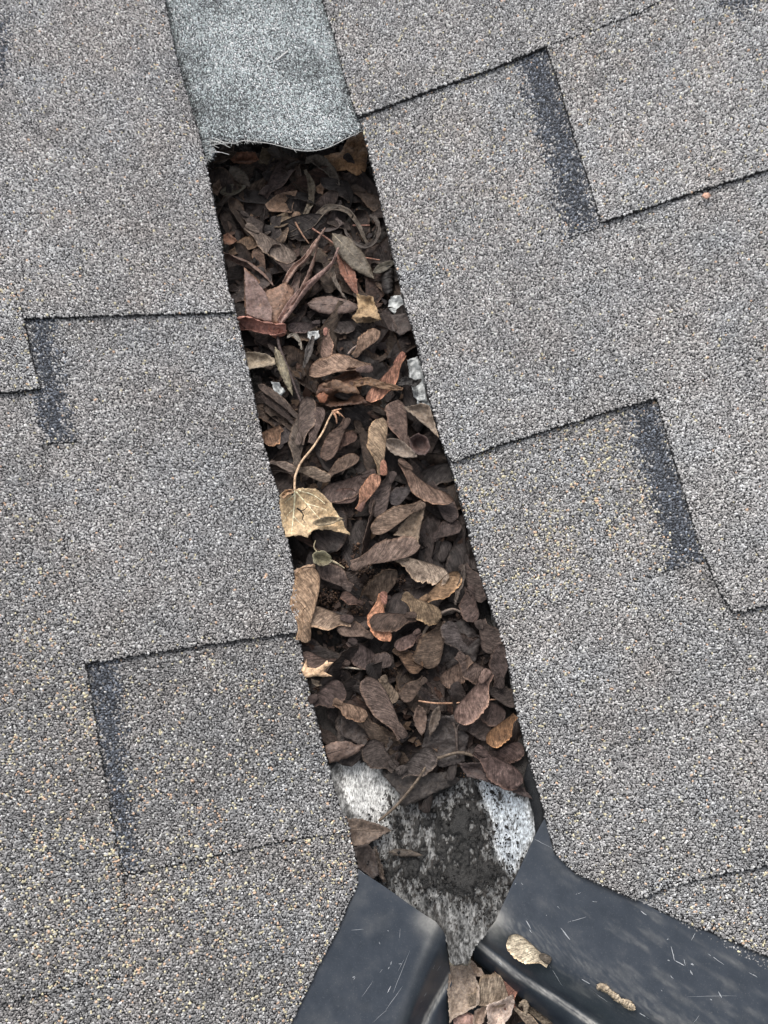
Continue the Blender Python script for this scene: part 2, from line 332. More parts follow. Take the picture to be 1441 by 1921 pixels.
def slab_mesh(name, outline_px, hfun, Z, thick, mats, gran=None, jit=.6, seed=1, inner=26, step=4.0):
    """solid slab traced by outline; gran = (spacing, size, colour_fn(P,px,py), skip polys)"""
    ol = densify(outline_px, step, jit, seed)
    x0, y0 = ol.min(0); x1, y1 = ol.max(0)
    gx, gy = np.meshgrid(np.arange(x0, x1, inner), np.arange(y0, y1, inner)); gx = gx.ravel(); gy = gy.ravel()
    k = polydist(gx, gy, outline_px) > 9; inn = np.stack([gx[k], gy[k]], 1)
    v2, F = cdt_poly(ol, inn)
    T = back(v2[:, 0], v2[:, 1], hfun(v2[:, 0], v2[:, 1]), Z); B = T.copy(); B[:, 2] -= thick
    n = len(T); V = np.concatenate([T, B])
    from collections import Counter
    ec = {}
    for f in F:
        for a, b in zip(f, f[1:] + f[:1]): ec[(a, b)] = 1
    loops = []; cnt = []
    for f in F: loops += f; cnt.append(len(f))
    for f in F: loops += [n + i for i in f[::-1]]; cnt.append(len(f))
    bord = [(a, b) for (a, b) in ec if (b, a) not in ec]
    for a, b in bord: loops += [b, a, n + a, n + b]; cnt.append(4)
    mi = [0] * len(cnt); col = np.full((len(V), 3), .03)
    ng = 0
    if gran:
        sp, size, cf, skip = gran
        X, Y = hexgrid(T[:, 0].min(), T[:, 0].max(), T[:, 1].min(), T[:, 1].max(), sp)
        z = Z(X, Y)
        for _ in range(3):
            px, py = proj(np.stack([X, Y, z], 1)); z = Z(X, Y) + hfun(px, py)
        px, py = proj(np.stack([X, Y, z], 1))
        k = polydist(px, py, outline_px) > 1.1
        for s in skip: k &= ~(polydist(px, py, s) > 3.0)
        P = np.stack([X, Y, z], 1)[k]; px = px[k]; py = py[k]
        # a scatter of grains on the cut edges
        be = np.array(bord); q = be[rng.integers(0, len(be), int(len(be) * .8))]; tt = rng.random((len(q), 1))
        E = V[q[:, 0]] * (1 - tt) + V[q[:, 1]] * tt; E[:, 2] -= .0002 + rng.random(len(E)) ** 1.3 * thick; nE = len(E)
        pe = proj(E); P = np.concatenate([P, E]); px = np.r_[px, pe[0]]; py = np.r_[py, pe[1]]
        c = cf(P, px, py); sz = size * np.clip(np.exp(rng.normal(0, .2, len(P))), .55, 1.6); sz[-nE:] *= .38
        gV, gq, gt, gc = granules(P, sz, c)
        off = len(V); V = np.concatenate([V, gV]); col = np.concatenate([col, gc])
        loops = np.concatenate([np.array(loops), (gq + off).ravel(), (gt + off).ravel()]); cnt = np.concatenate([cnt, np.full(len(gq), 4), np.full(len(gt), 5)])
        ng = len(gq) + len(gt)
    Vl, M = local(V)
    me = mesh_np(name, Vl, loops, cnt, mats, False, col)
    mi = np.zeros(len(me.polygons), np.int32); 
    if ng: mi[-ng:] = 1
    me.polygons.foreach_set('material_index', mi)
    return me, M
# ------------------------------------------------------------------ the setting
def struct(name, V, loops, cnt, m):
    Vl, M = local(V); o = link(name, mesh_np(name, Vl, loops, cnt, m), M=M); o['kind'] = 'structure'; return o
gnd = mesh_np('ground', [(-60, -60, 0), (60, -60, 0), (60, 60, 0), (-60, 60, 0)], [0, 1, 2, 3], [4], M_grass)
g = link('ground', gnd, M=Matrix.Identity(4)); g['kind'] = 'structure'
# sheathing under both slopes, set back from the gap
for sgn in (-1, 1):
    nu, ns = 60, 20; U = np.linspace(_us[-1] if False else float(u_of(1740)), _us[0] - .02, nu); S = np.linspace(.050, .27, ns)
    uu, ss = np.meshgrid(U, S, indexing='ij')
    ss = ss + np.clip((float(u_of(1640)) - uu) * 1.7, 0, .2)
    x, y = xy_su(ss * sgn, uu); z = Zdeck(x, y) - .0022
    T = np.stack([x, y, z], -1).reshape(-1, 3); B = T - [0, 0, .011]; f = grid_faces(nu, ns)
    o = struct('roof_sheathing', np.concatenate([T, B]), np.concatenate([f, f + len(T)]), [4] * (2 * len(f)), M_wood)
# boards closing the hollow below the metal pan
uu, ss = np.meshgrid(np.linspace(float(u_of(1560)), _us[0] - .02, 30), np.linspace(-.20, .20, 14), indexing='ij'); x, y = xy_su(ss, uu)
zz_ = np.interp(-uu, [-_us[2], -_us[5], -_us[8], -_us[10]], [-.042, -.022, -.012, -.012]) + .18 * np.maximum(np.abs(ss) - .06, 0)
T = np.stack([x, y, zz_], -1).reshape(-1, 3); f = grid_faces(30, 14)
struct('roof_boards', np.concatenate([T, T - [0, 0, .011]]), np.concatenate([f, f + len(T)]), [4] * (2 * len(f)), M_wood)
# ------------------------------------------------------------------ shingles
LE_top = [(285, -150), (310, 0), (330, 100), (352, 180), (372, 240), (386, 300), (400, 370), (414, 440), (428, 540), (441, 586)]
bandL1 = [(55, 595), (98, 595), (108, 660), (122, 740), (140, 828), (78, 832)]
bandL2 = [(160, 1242), (222, 1236), (228, 1300), (232, 1400), (244, 1500), (254, 1600), (256, 1642), (230, 1645)]
bandR1 = [(968, 110), (1030, 86), (1130, 424), (1066, 447), (1050, 400), (1030, 310), (1000, 210)]
bandR2 = [(1168, 775), (1234, 746), (1328, 1052), (1256, 1070), (1240, 1010), (1222, 940), (1200, 850)]
bandR3 = [(1350, -60), (1420, -60), (1416, 14), (1388, 26), (1362, 4)]
bandL3 = [(-40, 10), (8, 20), (14, 110), (4, 160), (-40, 160)]
SH = {}
SH['LA'] = dict(o=[(-150, -150)] + LE_top + [(300, 590), (60, 597), (-150, 603)], h=[(0, -150, 3), (400, -150, 3), (0, 200, 3.2), (370, 250, 3.4), (0, 590, 4.6), (440, 590, 4.5)], up=['LT1'], warm=.02, dark=1.03, band=[bandL3],
    lab='top left shingle beside the membrane, its straight lower edge above a dark patch')
SH['LT1'] = dict(o=[(-150, 420), (-10, 430), (14, 500), (38, 570), (62, 680), (75, 728), (40, 735), (-150, 743)], h=[(-10, 440, 4.4), (14, 500, 5.0), (40, 575, 6.4), (75, 728, 6.0), (-100, 728, 5.8), (-150, 430, 4.2)], up=[], warm=.06, dark=1.05, band=[],
    lab='corner of a raised shingle tab at the left border, above the upper dark patch')
SH['LB'] = dict(o=[(-150, 560), (438, 560), (443, 590), (455, 640), (468, 700), (480, 760), (494, 830), (350, 828), (145, 830), (80, 833), (-150, 840)], h=[(0, 590, 1.7), (440, 590, 1.7), (80, 830, 2.6), (200, 830, 2.0), (490, 830, 1.85)], up=['LA', 'LT1', 'LT2'], warm=.012, dark=.97, band=[bandL1],
    lab='grey shingle at left with the shorter, paler blue-black patch at its left end')
SH['LT2'] = dict(o=[(-150, 690), (55, 690), (63, 740), (79, 831), (100, 930), (125, 1040), (148, 1160), (160, 1243), (175, 1330), (204, 1500), (232, 1640), (238, 1740), (243, 1830), (114, 1860), (0, 1885), (-150, 1910)], h=[(60, 740, 2.7), (79, 831, 3.0), (92, 880, 1.8), (100, 920, 1.8), (108, 960, 1.95), (118, 1005, 2.35), (125, 1040, 3.1), (160, 1245, 4.7), (204, 1500, 4.9), (232, 1640, 3.6), (238, 1740, 2.5), (243, 1830, 2.3), (0, 1880, 3.0), (-100, 740, 2.0), (0, 1300, 4.6)], up=['LT1'], warm=.12, dark=.72, band=[],
    lab='large raised shingle at lower left, darkest and freckled with yellow and peach grains')
SH['LC'] = dict(o=[(60, 790), (489, 800), (494, 830), (508, 880), (522, 920), (533, 985), (545, 1030), (552, 1080), (562, 1150), (562, 1188), (460, 1200), (350, 1216), (240, 1233), (160, 1246), (120, 1150), (100, 1040), (60, 850)], h=[(80, 830, 1.4), (92, 880, 1.4), (100, 920, 1.4), (108, 960, 1.5), (118, 1005, 1.9), (490, 830, 1.6), (125, 1040, 2.7), (560, 1190, 4.3), (160, 1245, 4.5), (350, 1216, 4.4)], up=['LB', 'LT2'], warm=.02, dark=.90, band=[],
    lab='grey shingle left of the golden leaf, midway down the left slope')
SH['LD'] = dict(o=[(140, 1150), (558, 1150), (563, 1195), (572, 1260), (590, 1330), (607, 1400), (622, 1460), (640, 1520), (652, 1562), (560, 1574), (466, 1593), (335, 1622), (232, 1644), (190, 1500)], h=[(165, 1240, 1.4), (560, 1190, 1.5), (232, 1640, 2.7), (460, 1590, 2.7), (650, 1560, 2.4)], up=['LC', 'LT2'], warm=.06, dark=.77, band=[bandL2],
    lab='grey shingle at lower left with a long narrow dark strip down its left side')
SH['LE'] = dict(o=[(200, 1590), (650, 1530), (671, 1627), (672, 1660), (652, 1704), (634, 1747), (602, 1806), (547, 1921), (470, 2071), (-150, 2071), (-150, 1850)], h=[(232, 1640, 1.7), (600, 1570, 1.6), (243, 1830, 1.9), (0, 1880, 1.9), (0, 2071, 3), (600, 1800, 2.6)], up=['LD', 'LT2'], warm=.11, dark=.72, band=[],
    lab='lowest left shingle, ending along the left metal drip edge')
SH['RA'] = dict(o=[(570, -150), (604, 0), (625, 60), (645, 140), (668, 215), (676, 219), (800, 172), (900, 138), (962, 113), (1024, 87), (1100, 62), (1200, 24), (1270, -14), (1591, -140), (1591, -150)], h=[(700, -150, 3), (1400, -150, 3.6), (670, 215, 4.2), (850, 150, 4.5), (1024, 88, 5.0), (1200, 22, 4.9)], up=[], warm=.025, dark=1.05, band=[],
    lab='topmost right shingle, whose lower edge runs from the membrane corner up to the right')
SH['RBt'] = dict(o=[(1020, 40), (1026, 92), (1050, 160), (1075, 250), (1105, 340), (1128, 418), (1300, 362), (1441, 318), (1591, 270), (1591, -150), (1200, -80)], h=[(1024, 88, 4.3), (1200, 22, 4.1), (1128, 418, 4.9), (1441, 318, 4.8), (1075, 250, 4.8), (1441, 0, 4.1)], up=['RA'], warm=.035, dark=1.10, band=[bandR3],
    lab='raised shingle tab at upper right with a pinkish leaf crumb at its lower edge')
SH['RB'] = dict(o=[(650, 150), (1060, 40), (1145, 430), (1126, 427), (1066, 448), (960, 476), (850, 506), (752, 536), (745, 510), (728, 440), (712, 370), (692, 290), (680, 245), (672, 215)], h=[(676, 219, 1.5), (1024, 88, 1.4), (1128, 425, 2.3), (750, 530, 1.9), (960, 476, 2.0)], up=['RA', 'RBt'], warm=.05, dark=1.05, band=[bandR1],
    lab='shingle right of the membrane with a wide blue-black strip at its right end')
SH['RC'] = dict(o=[(734, 470), (1150, 350), (1591, 200), (1591, 610), (1441, 668), (1300, 718), (1232, 748), (1150, 770), (1050, 801), (930, 838), (850, 869), (836, 850), (820, 800), (803, 740), (790, 680), (775, 620), (757, 565), (745, 510)], h=[(740, 480, 1.5), (1128, 420, 1.6), (1441, 318, 1.7), (850, 868, 4.2), (1050, 800, 4.5), (1232, 748, 4.9), (1441, 668, 4.7)], up=['RB', 'RBt'], warm=.012, dark=1.02, band=[],
    lab='widest right shingle, crossing the slope between the two raised tabs')
SH['RDt'] = dict(o=[(1226, 700), (1234, 750), (1252, 820), (1282, 920), (1308, 1010), (1326, 1052), (1350, 1110), (1376, 1152), (1441, 1136), (1591, 1100), (1591, 560), (1300, 680)], h=[(1232, 748, 4.3), (1441, 668, 4.1), (1282, 920, 4.7), (1326, 1052, 4.5), (1350, 1110, 4.2), (1376, 1152, 4.3), (1441, 1136, 4.4)], up=['RC'], warm=.015, dark=1.12, band=[],
    lab='raised shingle tab at the right border with a slanting left edge and pointed lower corner')
SH['RD'] = dict(o=[(815, 790), (1250, 690), (1345, 1060), (1322, 1053), (1256, 1071), (1180, 1093), (1050, 1128), (926, 1158), (900, 1080), (882, 1010), (866, 950), (850, 890), (842, 868)], h=[(850, 868, 1.5), (1232, 748, 1.4), (1326, 1050, 2.4), (920, 1150, 1.8), (1100, 1100, 2.1)], up=['RC', 'RDt'], warm=.11, dark=.96, band=[bandR2],
    lab='yellow-freckled right shingle with the lower blue-black strip at its right end')
SH['RE'] = dict(o=[(895, 1060), (1250, 1000), (1591, 980), (1591, 1590), (1441, 1625), (1350, 1641), (1260, 1664), (1192, 1690), (1080, 1640), (1040, 1600), (1022, 1532), (1018, 1510), (1003, 1460), (985, 1400), (968, 1330), (958, 1270), (945, 1210), (925, 1150)], h=[(900, 1080, 1.6), (1326, 1052, 1.6), (1441, 1136, 1.5), (1000, 1450, 3), (1192, 1690, 3.8), (1441, 1625, 3.8), (1030, 1560, 3.2)], up=['RD', 'RDt'], warm=.035, dark=.85, band=[],
    lab='broad lower right shingle reaching down to the right drip edge')
SH['RF'] = dict(o=[(1150, 1610), (1591, 1540), (1591, 1866), (1441, 1797), (1350, 1757), (1279, 1728), (1192, 1689), (1160, 1660)], h=[(1200, 1690, 1.3), (1441, 1625, 1.2), (1441, 1797, 2.8), (1279, 1728, 2.2)], up=['RE'], warm=.10, dark=.78, band=[],
    lab='small wedge of shingle at lower right below the last seam')
SH['RG'] = dict(o=[(1200, 1660), (1591, 1700), (1591, 1902), (1441, 1822), (1340, 1768), (1276, 1733), (1225, 1706)], h=[(1300, 1740, .6), (1441, 1822, .7)], up=['RF', 'RE'], warm=.05, dark=.75, band=[],
    lab='thin starter strip showing under the small shingle wedge beside the right drip edge')
def shingle_cols(d):
    def f(P, px, py):
        bd = np.zeros(len(P))
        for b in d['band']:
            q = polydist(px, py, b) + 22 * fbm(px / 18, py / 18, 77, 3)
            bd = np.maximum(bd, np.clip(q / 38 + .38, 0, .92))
        wm, dk = d['warm'], d['dark']
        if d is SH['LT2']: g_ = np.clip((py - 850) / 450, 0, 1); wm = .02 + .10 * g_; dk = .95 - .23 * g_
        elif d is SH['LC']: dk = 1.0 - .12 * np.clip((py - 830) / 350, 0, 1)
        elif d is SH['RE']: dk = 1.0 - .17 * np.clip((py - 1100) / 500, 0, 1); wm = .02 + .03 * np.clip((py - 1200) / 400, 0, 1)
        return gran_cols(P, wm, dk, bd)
    return f
for i, (k, d) in enumerate(SH.items()):
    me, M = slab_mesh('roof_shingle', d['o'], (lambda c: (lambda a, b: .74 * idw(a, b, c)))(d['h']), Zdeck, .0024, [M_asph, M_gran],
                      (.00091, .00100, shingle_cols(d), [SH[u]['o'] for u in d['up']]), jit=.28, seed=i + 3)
    o = link('roof_shingle', me, M=M)
    tag(o, d['lab'], 'shingle', 'asphalt shingles on the two roof slopes')
# ------------------------------------------------------------------ membrane strip above the gap
mem_o = [(285, -150), (292, -60), (300, 0), (320, 100), (342, 180), (362, 240), (372, 262), (384, 305), (400, 300), (406, 282), (396, 268), (412, 264), (440, 268), (455, 263), (480, 265), (505, 268), (530, 274), (560, 281), (585, 282), (612, 277), (632, 268), (655, 256), (684, 243), (680, 225), (655, 140), (635, 60), (614, 0), (590, -150)]
def mem_cols(P, px, py):
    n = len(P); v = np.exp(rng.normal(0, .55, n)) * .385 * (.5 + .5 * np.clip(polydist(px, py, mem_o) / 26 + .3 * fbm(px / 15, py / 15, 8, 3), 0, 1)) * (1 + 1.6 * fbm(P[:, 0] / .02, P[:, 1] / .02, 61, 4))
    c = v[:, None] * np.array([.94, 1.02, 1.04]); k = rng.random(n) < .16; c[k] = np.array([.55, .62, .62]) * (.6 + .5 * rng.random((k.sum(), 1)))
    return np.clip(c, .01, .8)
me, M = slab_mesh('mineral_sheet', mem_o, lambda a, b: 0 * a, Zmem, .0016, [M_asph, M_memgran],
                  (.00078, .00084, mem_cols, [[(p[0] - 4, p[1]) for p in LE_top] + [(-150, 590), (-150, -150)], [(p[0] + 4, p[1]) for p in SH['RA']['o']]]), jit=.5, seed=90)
mem = link('membrane_strip', me, M=M); tag(mem, 'green-grey mineral membrane strip with a torn lower edge above the litter', 'membrane')
Minv = (ROOF.inverted() @ M).translation
def tubes(paths, radii, seg=5):
    V = []; Fq = []; off = 0
    for P, r in zip(paths, radii):
        P = np.asarray(P, float); n = len(P); T = np.gradient(P, axis=0); T /= np.linalg.norm(T, axis=1)[:, None] + 1e-12
        up = np.array([0, 0, 1.]); A = np.cross(T, up); A /= np.linalg.norm(A, axis=1)[:, None] + 1e-9; B = np.cross(A, T)
        rr = np.interp(np.linspace(0, 1, n), np.linspace(0, 1, len(r)), r) if hasattr(r, '__len__') else np.full(n, r)
        a = np.arange(seg) * 2 * math.pi / seg
        ring = P[:, None, :] + rr[:, None, None] * (np.cos(a)[None, :, None] * A[:, None, :] + np.sin(a)[None, :, None] * B[:, None, :])
        V.append(ring.reshape(-1, 3))
        i = np.arange(n - 1)[:, None] * seg + np.arange(seg)[None, :]; j = np.arange(n - 1)[:, None] * seg + (np.arange(seg) + 1)[None, :] % seg
        Fq.append((np.stack([i, j, j + seg, i + seg], -1).reshape(-1, 4)) + off); off += n * seg
    return np.concatenate(V), np.concatenate(Fq)
# torn glass-fibre fringe
paths = []; rad = []
edge = catmull(np.array([(384, 300), (398, 285), (396, 268), (412, 264), (440, 267), (470, 263), (505, 267), (530, 273), (560, 280), (600, 280), (632, 268), (680, 244)], float), 300)
for i in range(240):
    t = random.random() ** 1.7; e = edge[int(t * 299)]; L = random.uniform(3, 11) * (1.5 if t < .4 else .7); a = random.uniform(-.2, 1.3) if random.random() < .5 else random.uniform(1.2, 2.6)
    p1 = (e[0] + L * math.cos(a), e[1] + L * math.sin(a) * .6); h0 = random.uniform(-1.2, .4)
    e = (e[0] + random.uniform(-3, 3), e[1] + random.uniform(-6, 1))
    pts = [back(e[0], e[1], h0 * MM, Zmem), back((e[0] + p1[0]) / 2, (e[1] + p1[1]) / 2, (h0 + random.uniform(-.3, 1)) * MM, Zmem), back(p1[0], p1[1], (h0 + random.uniform(-1, .6)) * MM, Zmem)]
    paths.append(catmull(pts, 5)); rad.append(random.uniform(.04, .11) * MM)
for (a, b) in [((388, 283), (430, 290)), ((385, 275), (440, 268)), ((392, 262), (432, 277)), ((400, 258), (425, 272)), ((386, 290), (412, 286)), ((540, 272), (556, 286)), ((385, 268), (405, 266))]:
    paths.append(catmull([back(*a, .0004, Zmem), back((a[0] + b[0]) / 2, (a[1] + b[1]) / 2 - 2, .0012, Zmem), back(*b, -.0004, Zmem)], 8)); rad.append(.00016)
lip = catmull([back(a_, b_, -.0001, Zmem) for a_, b_ in [(412, 265), (440, 269), (455, 264), (480, 266), (505, 269), (530, 275), (560, 282), (585, 283), (612, 278), (632, 269), (655, 257), (683, 244)]], 90); paths.append(lip); rad.append(.00022)
V, F = tubes(paths, rad, 4)
link('torn_fringe', mesh_np('torn_fringe', V - np.array(Minv), F, [4] * len(F), M_fibre), mem)
V, F = tubes([catmull([back(519, 113, .0006, Zmem), back(540, 96, .0008, Zmem)], 4)], [.0005], 4)
o = link('splinter', mesh_np('splinter', local(V)[0], F, [4] * len(F), M_fibre), M=local(V)[1]); tag(o, 'pale straight splinter lying on the green-grey membrane', 'splinter')
# ------------------------------------------------------------------ metal valley pan and mulch
crumbs_at = [(645, 1058, 16), (685, 1072, 18), (725, 1082, 16), (752, 1088, 12), (603, 1100, 18), (622, 1122, 16), (600, 1125, 12), (668, 1145, 14), (652, 568, 14), (700, 1266, 16), (735, 1262, 12), (676, 1250, 12), (600, 1292, 12), (612, 1412, 10), (690, 1388, 10), (812, 1218, 14), (612, 1290, 10), (745, 1325, 8), (665, 1030, 10)]
holes_at = [(748, 575, 15), (776, 690, 15), (786, 742, 15), (520, 727, 15), (592, 632, 13), (503, 716, 9)]
darkP = [(705, 1575), (735, 1535), (790, 1500), (850, 1490), (880, 1450), (905, 1500), (925, 1545), (925, 1590), (962, 1640), (940, 1675), (890, 1690), (830, 1668), (770, 1660), (725, 1650), (700, 1640)]
cleanL = [(636, 1430), (665, 1422), (712, 1440), (750, 1485), (752, 1500), (715, 1528), (740, 1555), (700, 1548), (668, 1535), (645, 1500)]
cleanR = [(895, 1462), (915, 1458), (985, 1500), (1006, 1560), (985, 1600), (960, 1650), (930, 1600), (925, 1545), (905, 1500)]
litP = [(380, 200), (700, 200), (760, 520), (840, 850), (900, 1080), (970, 1330), (1000, 1440), (1003, 1500), (950, 1475), (895, 1455), (862, 1462), (800, 1505), (752, 1505), (745, 1478), (700, 1438), (660, 1422), (600, 1440), (560, 1200), (500, 850), (440, 600)]
ulo, uhi = float(u_of(2060)), _us[1] + .01
nu, ns = 900, 330; U = np.linspace(uhi, ulo, nu); S = np.linspace(-.066, .066, ns); uu, ss = np.meshgrid(U, S, indexing='ij')
x, y = xy_su(ss, uu); z = Zfloor(x, y) + .0003 * fbm(x / .01, y / .01, 3, 3)
P = np.stack([x, y, z], -1).reshape(-1, 3); px, py = proj(P)
n5 = fbm(x.ravel() / .0011, y.ravel() / .0015, 27, 3)
n4 = fbm(ss.ravel() / .0016, uu.ravel() / .007, 19, 4)
n1 = fbm(ss.ravel() / .0012, uu.ravel() / .004, 11, 5); n2 = fbm(x.ravel() / .012, y.ravel() / .012, 13, 4); n3 = fbm(x.ravel() / .0012, y.ravel() / .0012, 15, 3)
cl = np.clip((np.maximum(polydist(px, py, cleanL), polydist(px, py, cleanR)) + 18 * n2 + 22 * n5) / 5 + .5, 0, 1)
low = np.clip((py - 1600) / 160, 0, 1)
v = .24 * (1 - .15 * low) + .34 * cl + .42 * n1 + .50 * n5 - .04 * low; v = np.clip(v, .03, .85)
blue = np.clip(polydist(px, py, cleanR) / 20 + .5, 0, 1)[:, None]
c = v[:, None] * (np.array([1, .99, .95]) * (1 - blue) + np.array([.93, 1.0, 1.05]) * blue)
F = grid_faces(nu, ns)[:, ::-1]
# mulch: thin mud skin on the pan, thick under the litter
df = polydist(px, py, darkP) / 44; lf = polydist(px, py, litP) / 14; lf = np.clip(lf, -3, 1.5)
nz = fbm(x.ravel() / .006, y.ravel() / .006, 21, 5) * 2.4 + fbm(x.ravel() / .0012, y.ravel() / .0012, 23, 3) * 1.2 + n4 * 1.8
pale = np.clip(polydist(px, py, [(712, 1530), (760, 1508), (830, 1488), (852, 1500), (812, 1540), (850, 1580), (868, 1625), (790, 1645), (715, 1615)]) / 14 + .5, 0, 1)
mask = np.maximum(np.clip(df, -2.5, .6) * 1.2 + nz * 1.35 + n5 * 1.2 - .18 - .42 * pale, lf * 1.4 + .2 + nz * .4)
mask = np.maximum(mask, np.clip(polydist(px, py, [(650, 1560), (700, 1575), (712, 1640), (720, 1668), (672, 1640), (640, 1590)]) / 10, -3, 1) + nz * .5)
mask = np.where(polydist(px, py, cleanL) + 9 * nz > 0, np.minimum(mask, nz * 1.0 - .8), mask); mask = np.where(polydist(px, py, cleanR) + 8 * nz > 0, np.minimum(mask, nz * .9 - 1.0), mask)
stain = np.clip((mask + .30 + n5 * 3.4) / .3, 0, 1); stain = np.maximum(stain, .75 * np.clip(n2 * 3 + n4 * 2.5 - .1 + .25 * low, 0, 1) * (1 - np.clip(np.maximum(polydist(px, py, cleanL), polydist(px, py, cleanR)) / 8, 0, 1)))
c = c * (1 - stain[:, None]) + stain[:, None] * np.array([.035, .031, .027]) * (1 + n1[:, None])
ok = np.maximum(polydist(px, py, [(300, -300), (1200, -300), (1200, 1500), (1060, 1560), (1010, 1640), (956, 1722), (915, 1752), (893, 1777), (883, 1800), (879, 1808), (852, 1812), (843, 1806), (838, 1770), (815, 1741), (700, 1720), (620, 1700), (560, 1500)]), -999) > 0
Fp = F[ok[F].all(1)]; used = np.unique(Fp); rm = np.zeros(len(P), int); rm[used] = np.arange(len(used))
Vl, M = local(P[used]); pan = link('valley_flashing', mesh_np('valley_flashing', Vl, rm[Fp], [4] * len(Fp), M_pan, True, np.clip(c, .008, .8)[used]), M=M)
tag(pan, 'weathered grey-white metal flashing in the open gap between the slopes', 'flashing')
zl = Zlit(x, y).ravel() - .0045 + .0035 * nz / 2.6
zf = z.ravel()
inl = np.clip(lf + .3, 0, 1)
zb = zf + .0004 + np.clip(mask, 0, 1.2) * .0011 + .0003 * nz + inl * np.maximum(zl - zf, 0)
for cx, cy, r in crumbs_at: zb += .0040 * np.exp(-((px - cx) ** 2 + (py - cy) ** 2) / (2 * (r * .9) ** 2))
hole = np.zeros_like(zb)
for cx, cy, r in holes_at: hole = np.maximum(hole, np.exp(-((px - cx) ** 2 + (py - cy) ** 2) / (2 * (r * .8) ** 2)))
mask = np.where(hole + nz * .08 > .5, -1, mask); zb = zb - hole * .004
P2 = np.stack([P[:, 0], P[:, 1], np.maximum(zb, zf + .0001)], 1)
keep = (mask[F].min(1) > 0) & ok[F].all(1)
ltw = np.clip(lf, 0, 1)[:, None]; cm = np.clip(.024 + .022 * n4[:, None] + .02 * n3[:, None] + .02 * n1[:, None], .006, .09) * (np.array([1.12, .95, .84]) * ltw + np.array([1.03, 1., .95]) * (1 - ltw))
F2 = F[keep]; used = np.unique(F2); rm = np.zeros(len(P2), int); rm[used] = np.arange(len(used))
Vl, M = local(P2[used]); mul = link('leaf_mulch', mesh_np('leaf_mulch', Vl, rm[F2], [4] * len(F2), M_mulch, True, cm[used]), M=M); mul['kind'] = 'stuff'
tag(mul, 'dark damp rotted leaf mulch spread over the metal flashing')
def heights(px_, py_):     # top of mulch bed at px
    q = back(px_, py_, 0., Zlit); return q
# crumbs of dirt and seed husk
PX = []; 
for cx, cy, r in crumbs_at:
    k = int(r * r * .55); a = rng.random(k) * 6.28; q = np.abs(rng.normal(0, .62, k)) * r; PX.append(np.stack([cx + q * np.cos(a) * 1.2, cy + q * np.sin(a)], 1))
for _ in range(2200):
    t = random.random(); PX.append(np.array([[469 + .236 * (350 + t * 1080) + random.uniform(-150, 160), 350 + t * 1080]]))
for _ in range(900):
    a = darkP[random.randrange(len(darkP))]; PX.append(np.array([[a[0] + random.gauss(0, 26), a[1] + random.gauss(0, 26)]]))
PX = np.concatenate(PX)
def bedh(px_, py_):
    b = np.where(polydist(px_, py_, litP) > 0, -.0015, .0); 
    for cx, cy, r in crumbs_at: b = b + .0036 * np.exp(-((px_ - cx) ** 2 + (py_ - cy) ** 2) / (2 * (r * .9) ** 2))
    return b
CP = back(PX[:, 0], PX[:, 1], bedh(PX[:, 0], PX[:, 1]) + rng.random(len(PX)) * .0016, lambda a, b: np.where(polydist(*proj(np.stack([a, b, Zlit(a, b)], -1)), litP) > 0, Zlit(a, b), Zfloor(a, b) + .0007))
k = rng.random(len(CP)); cc = np.where(k[:, None] < .25, np.array([[.13, .075, .045]]), np.array([[.05, .030, .021]])) * (.5 + rng.random((len(CP), 1)))
dk = polydist(PX[:, 0], PX[:, 1], litP) < 0; cc[dk] = np.array([.012, .011, .010]) * (.6 + rng.random((dk.sum(), 1)))
gV, gq, gt, gc = granules(CP, .00075 * np.exp(rng.normal(0, .3, len(CP))), cc, .8)
Vl, M = local(gV); o = link('dirt_crumbs', mesh_np('dirt_crumbs', Vl, np.concatenate([gq.ravel(), gt.ravel()]), [4] * len(gq) + [5] * len(gt), M_mulch, False, gc), M=M); o['kind'] = 'stuff'
tag(o, 'brown crumbs of dirt and seed husk scattered through the litter')
# flakes of broken leaf between the seeds
rf_ = random.Random(3); VV = []; LL = []; CC_ = []; KK = []
for _ in range(2600):
    t = rf_.random(); fy = 300 + t * 1150; fx = 469 + .236 * fy + rf_.uniform(-150, 165)
    if fy > 1405 and not 735 < fx < 860: continue
    P0 = back(float(fx), float(fy), rf_.uniform(-.003, .0024), Zlit)
    sx_ = su(P0[0], P0[1])[0]; P0[2] = min(P0[2], SL * abs(sx_) - .004) if abs(sx_) > .036 else P0[2]
    R_ = rf_.uniform(.0008, .0034); asp = rf_.uniform(.35, .9); kk = rf_.randint(3, 5); a0 = rf_.random() * 6.28; nx_, ny_ = rf_.gauss(0, .5), rf_.gauss(0, .5); b0 = len(VV)
    ca, sa = math.cos(a0), math.sin(a0)
    for q in range(kk):
        a = q * 6.283 / kk; rr_ = R_ * rf_.uniform(.65, 1.25); ux, uy = math.cos(a) * rr_, math.sin(a) * rr_ * asp; ux, uy = ux * ca - uy * sa, ux * sa + uy * ca
        VV.append(P0 + np.array([ux, uy, nx_ * ux + ny_ * uy]))
    VV.append(P0 + np.array([0, 0, rf_.uniform(-.0004, .0006)]))
    cb = lin(rf_.choice([(70, 56, 50), (88, 70, 60), (58, 48, 46), (110, 88, 70), (80, 58, 46), (52, 44, 44)])) * rf_.uniform(.35, .85); CC_ += [cb] * (kk + 1)
    for q in range(kk): LL += [b0 + q, b0 + (q + 1) % kk, b0 + kk]; KK.append(3)
Vl, M = local(np.array(VV)); o = link('leaf_flakes', mesh_np('leaf_flakes', Vl, LL, KK, M_mulch, False, np.array(CC_)), M=M); o['kind'] = 'stuff'
tag(o, 'tiny broken flakes of brown leaf between the maple seeds')
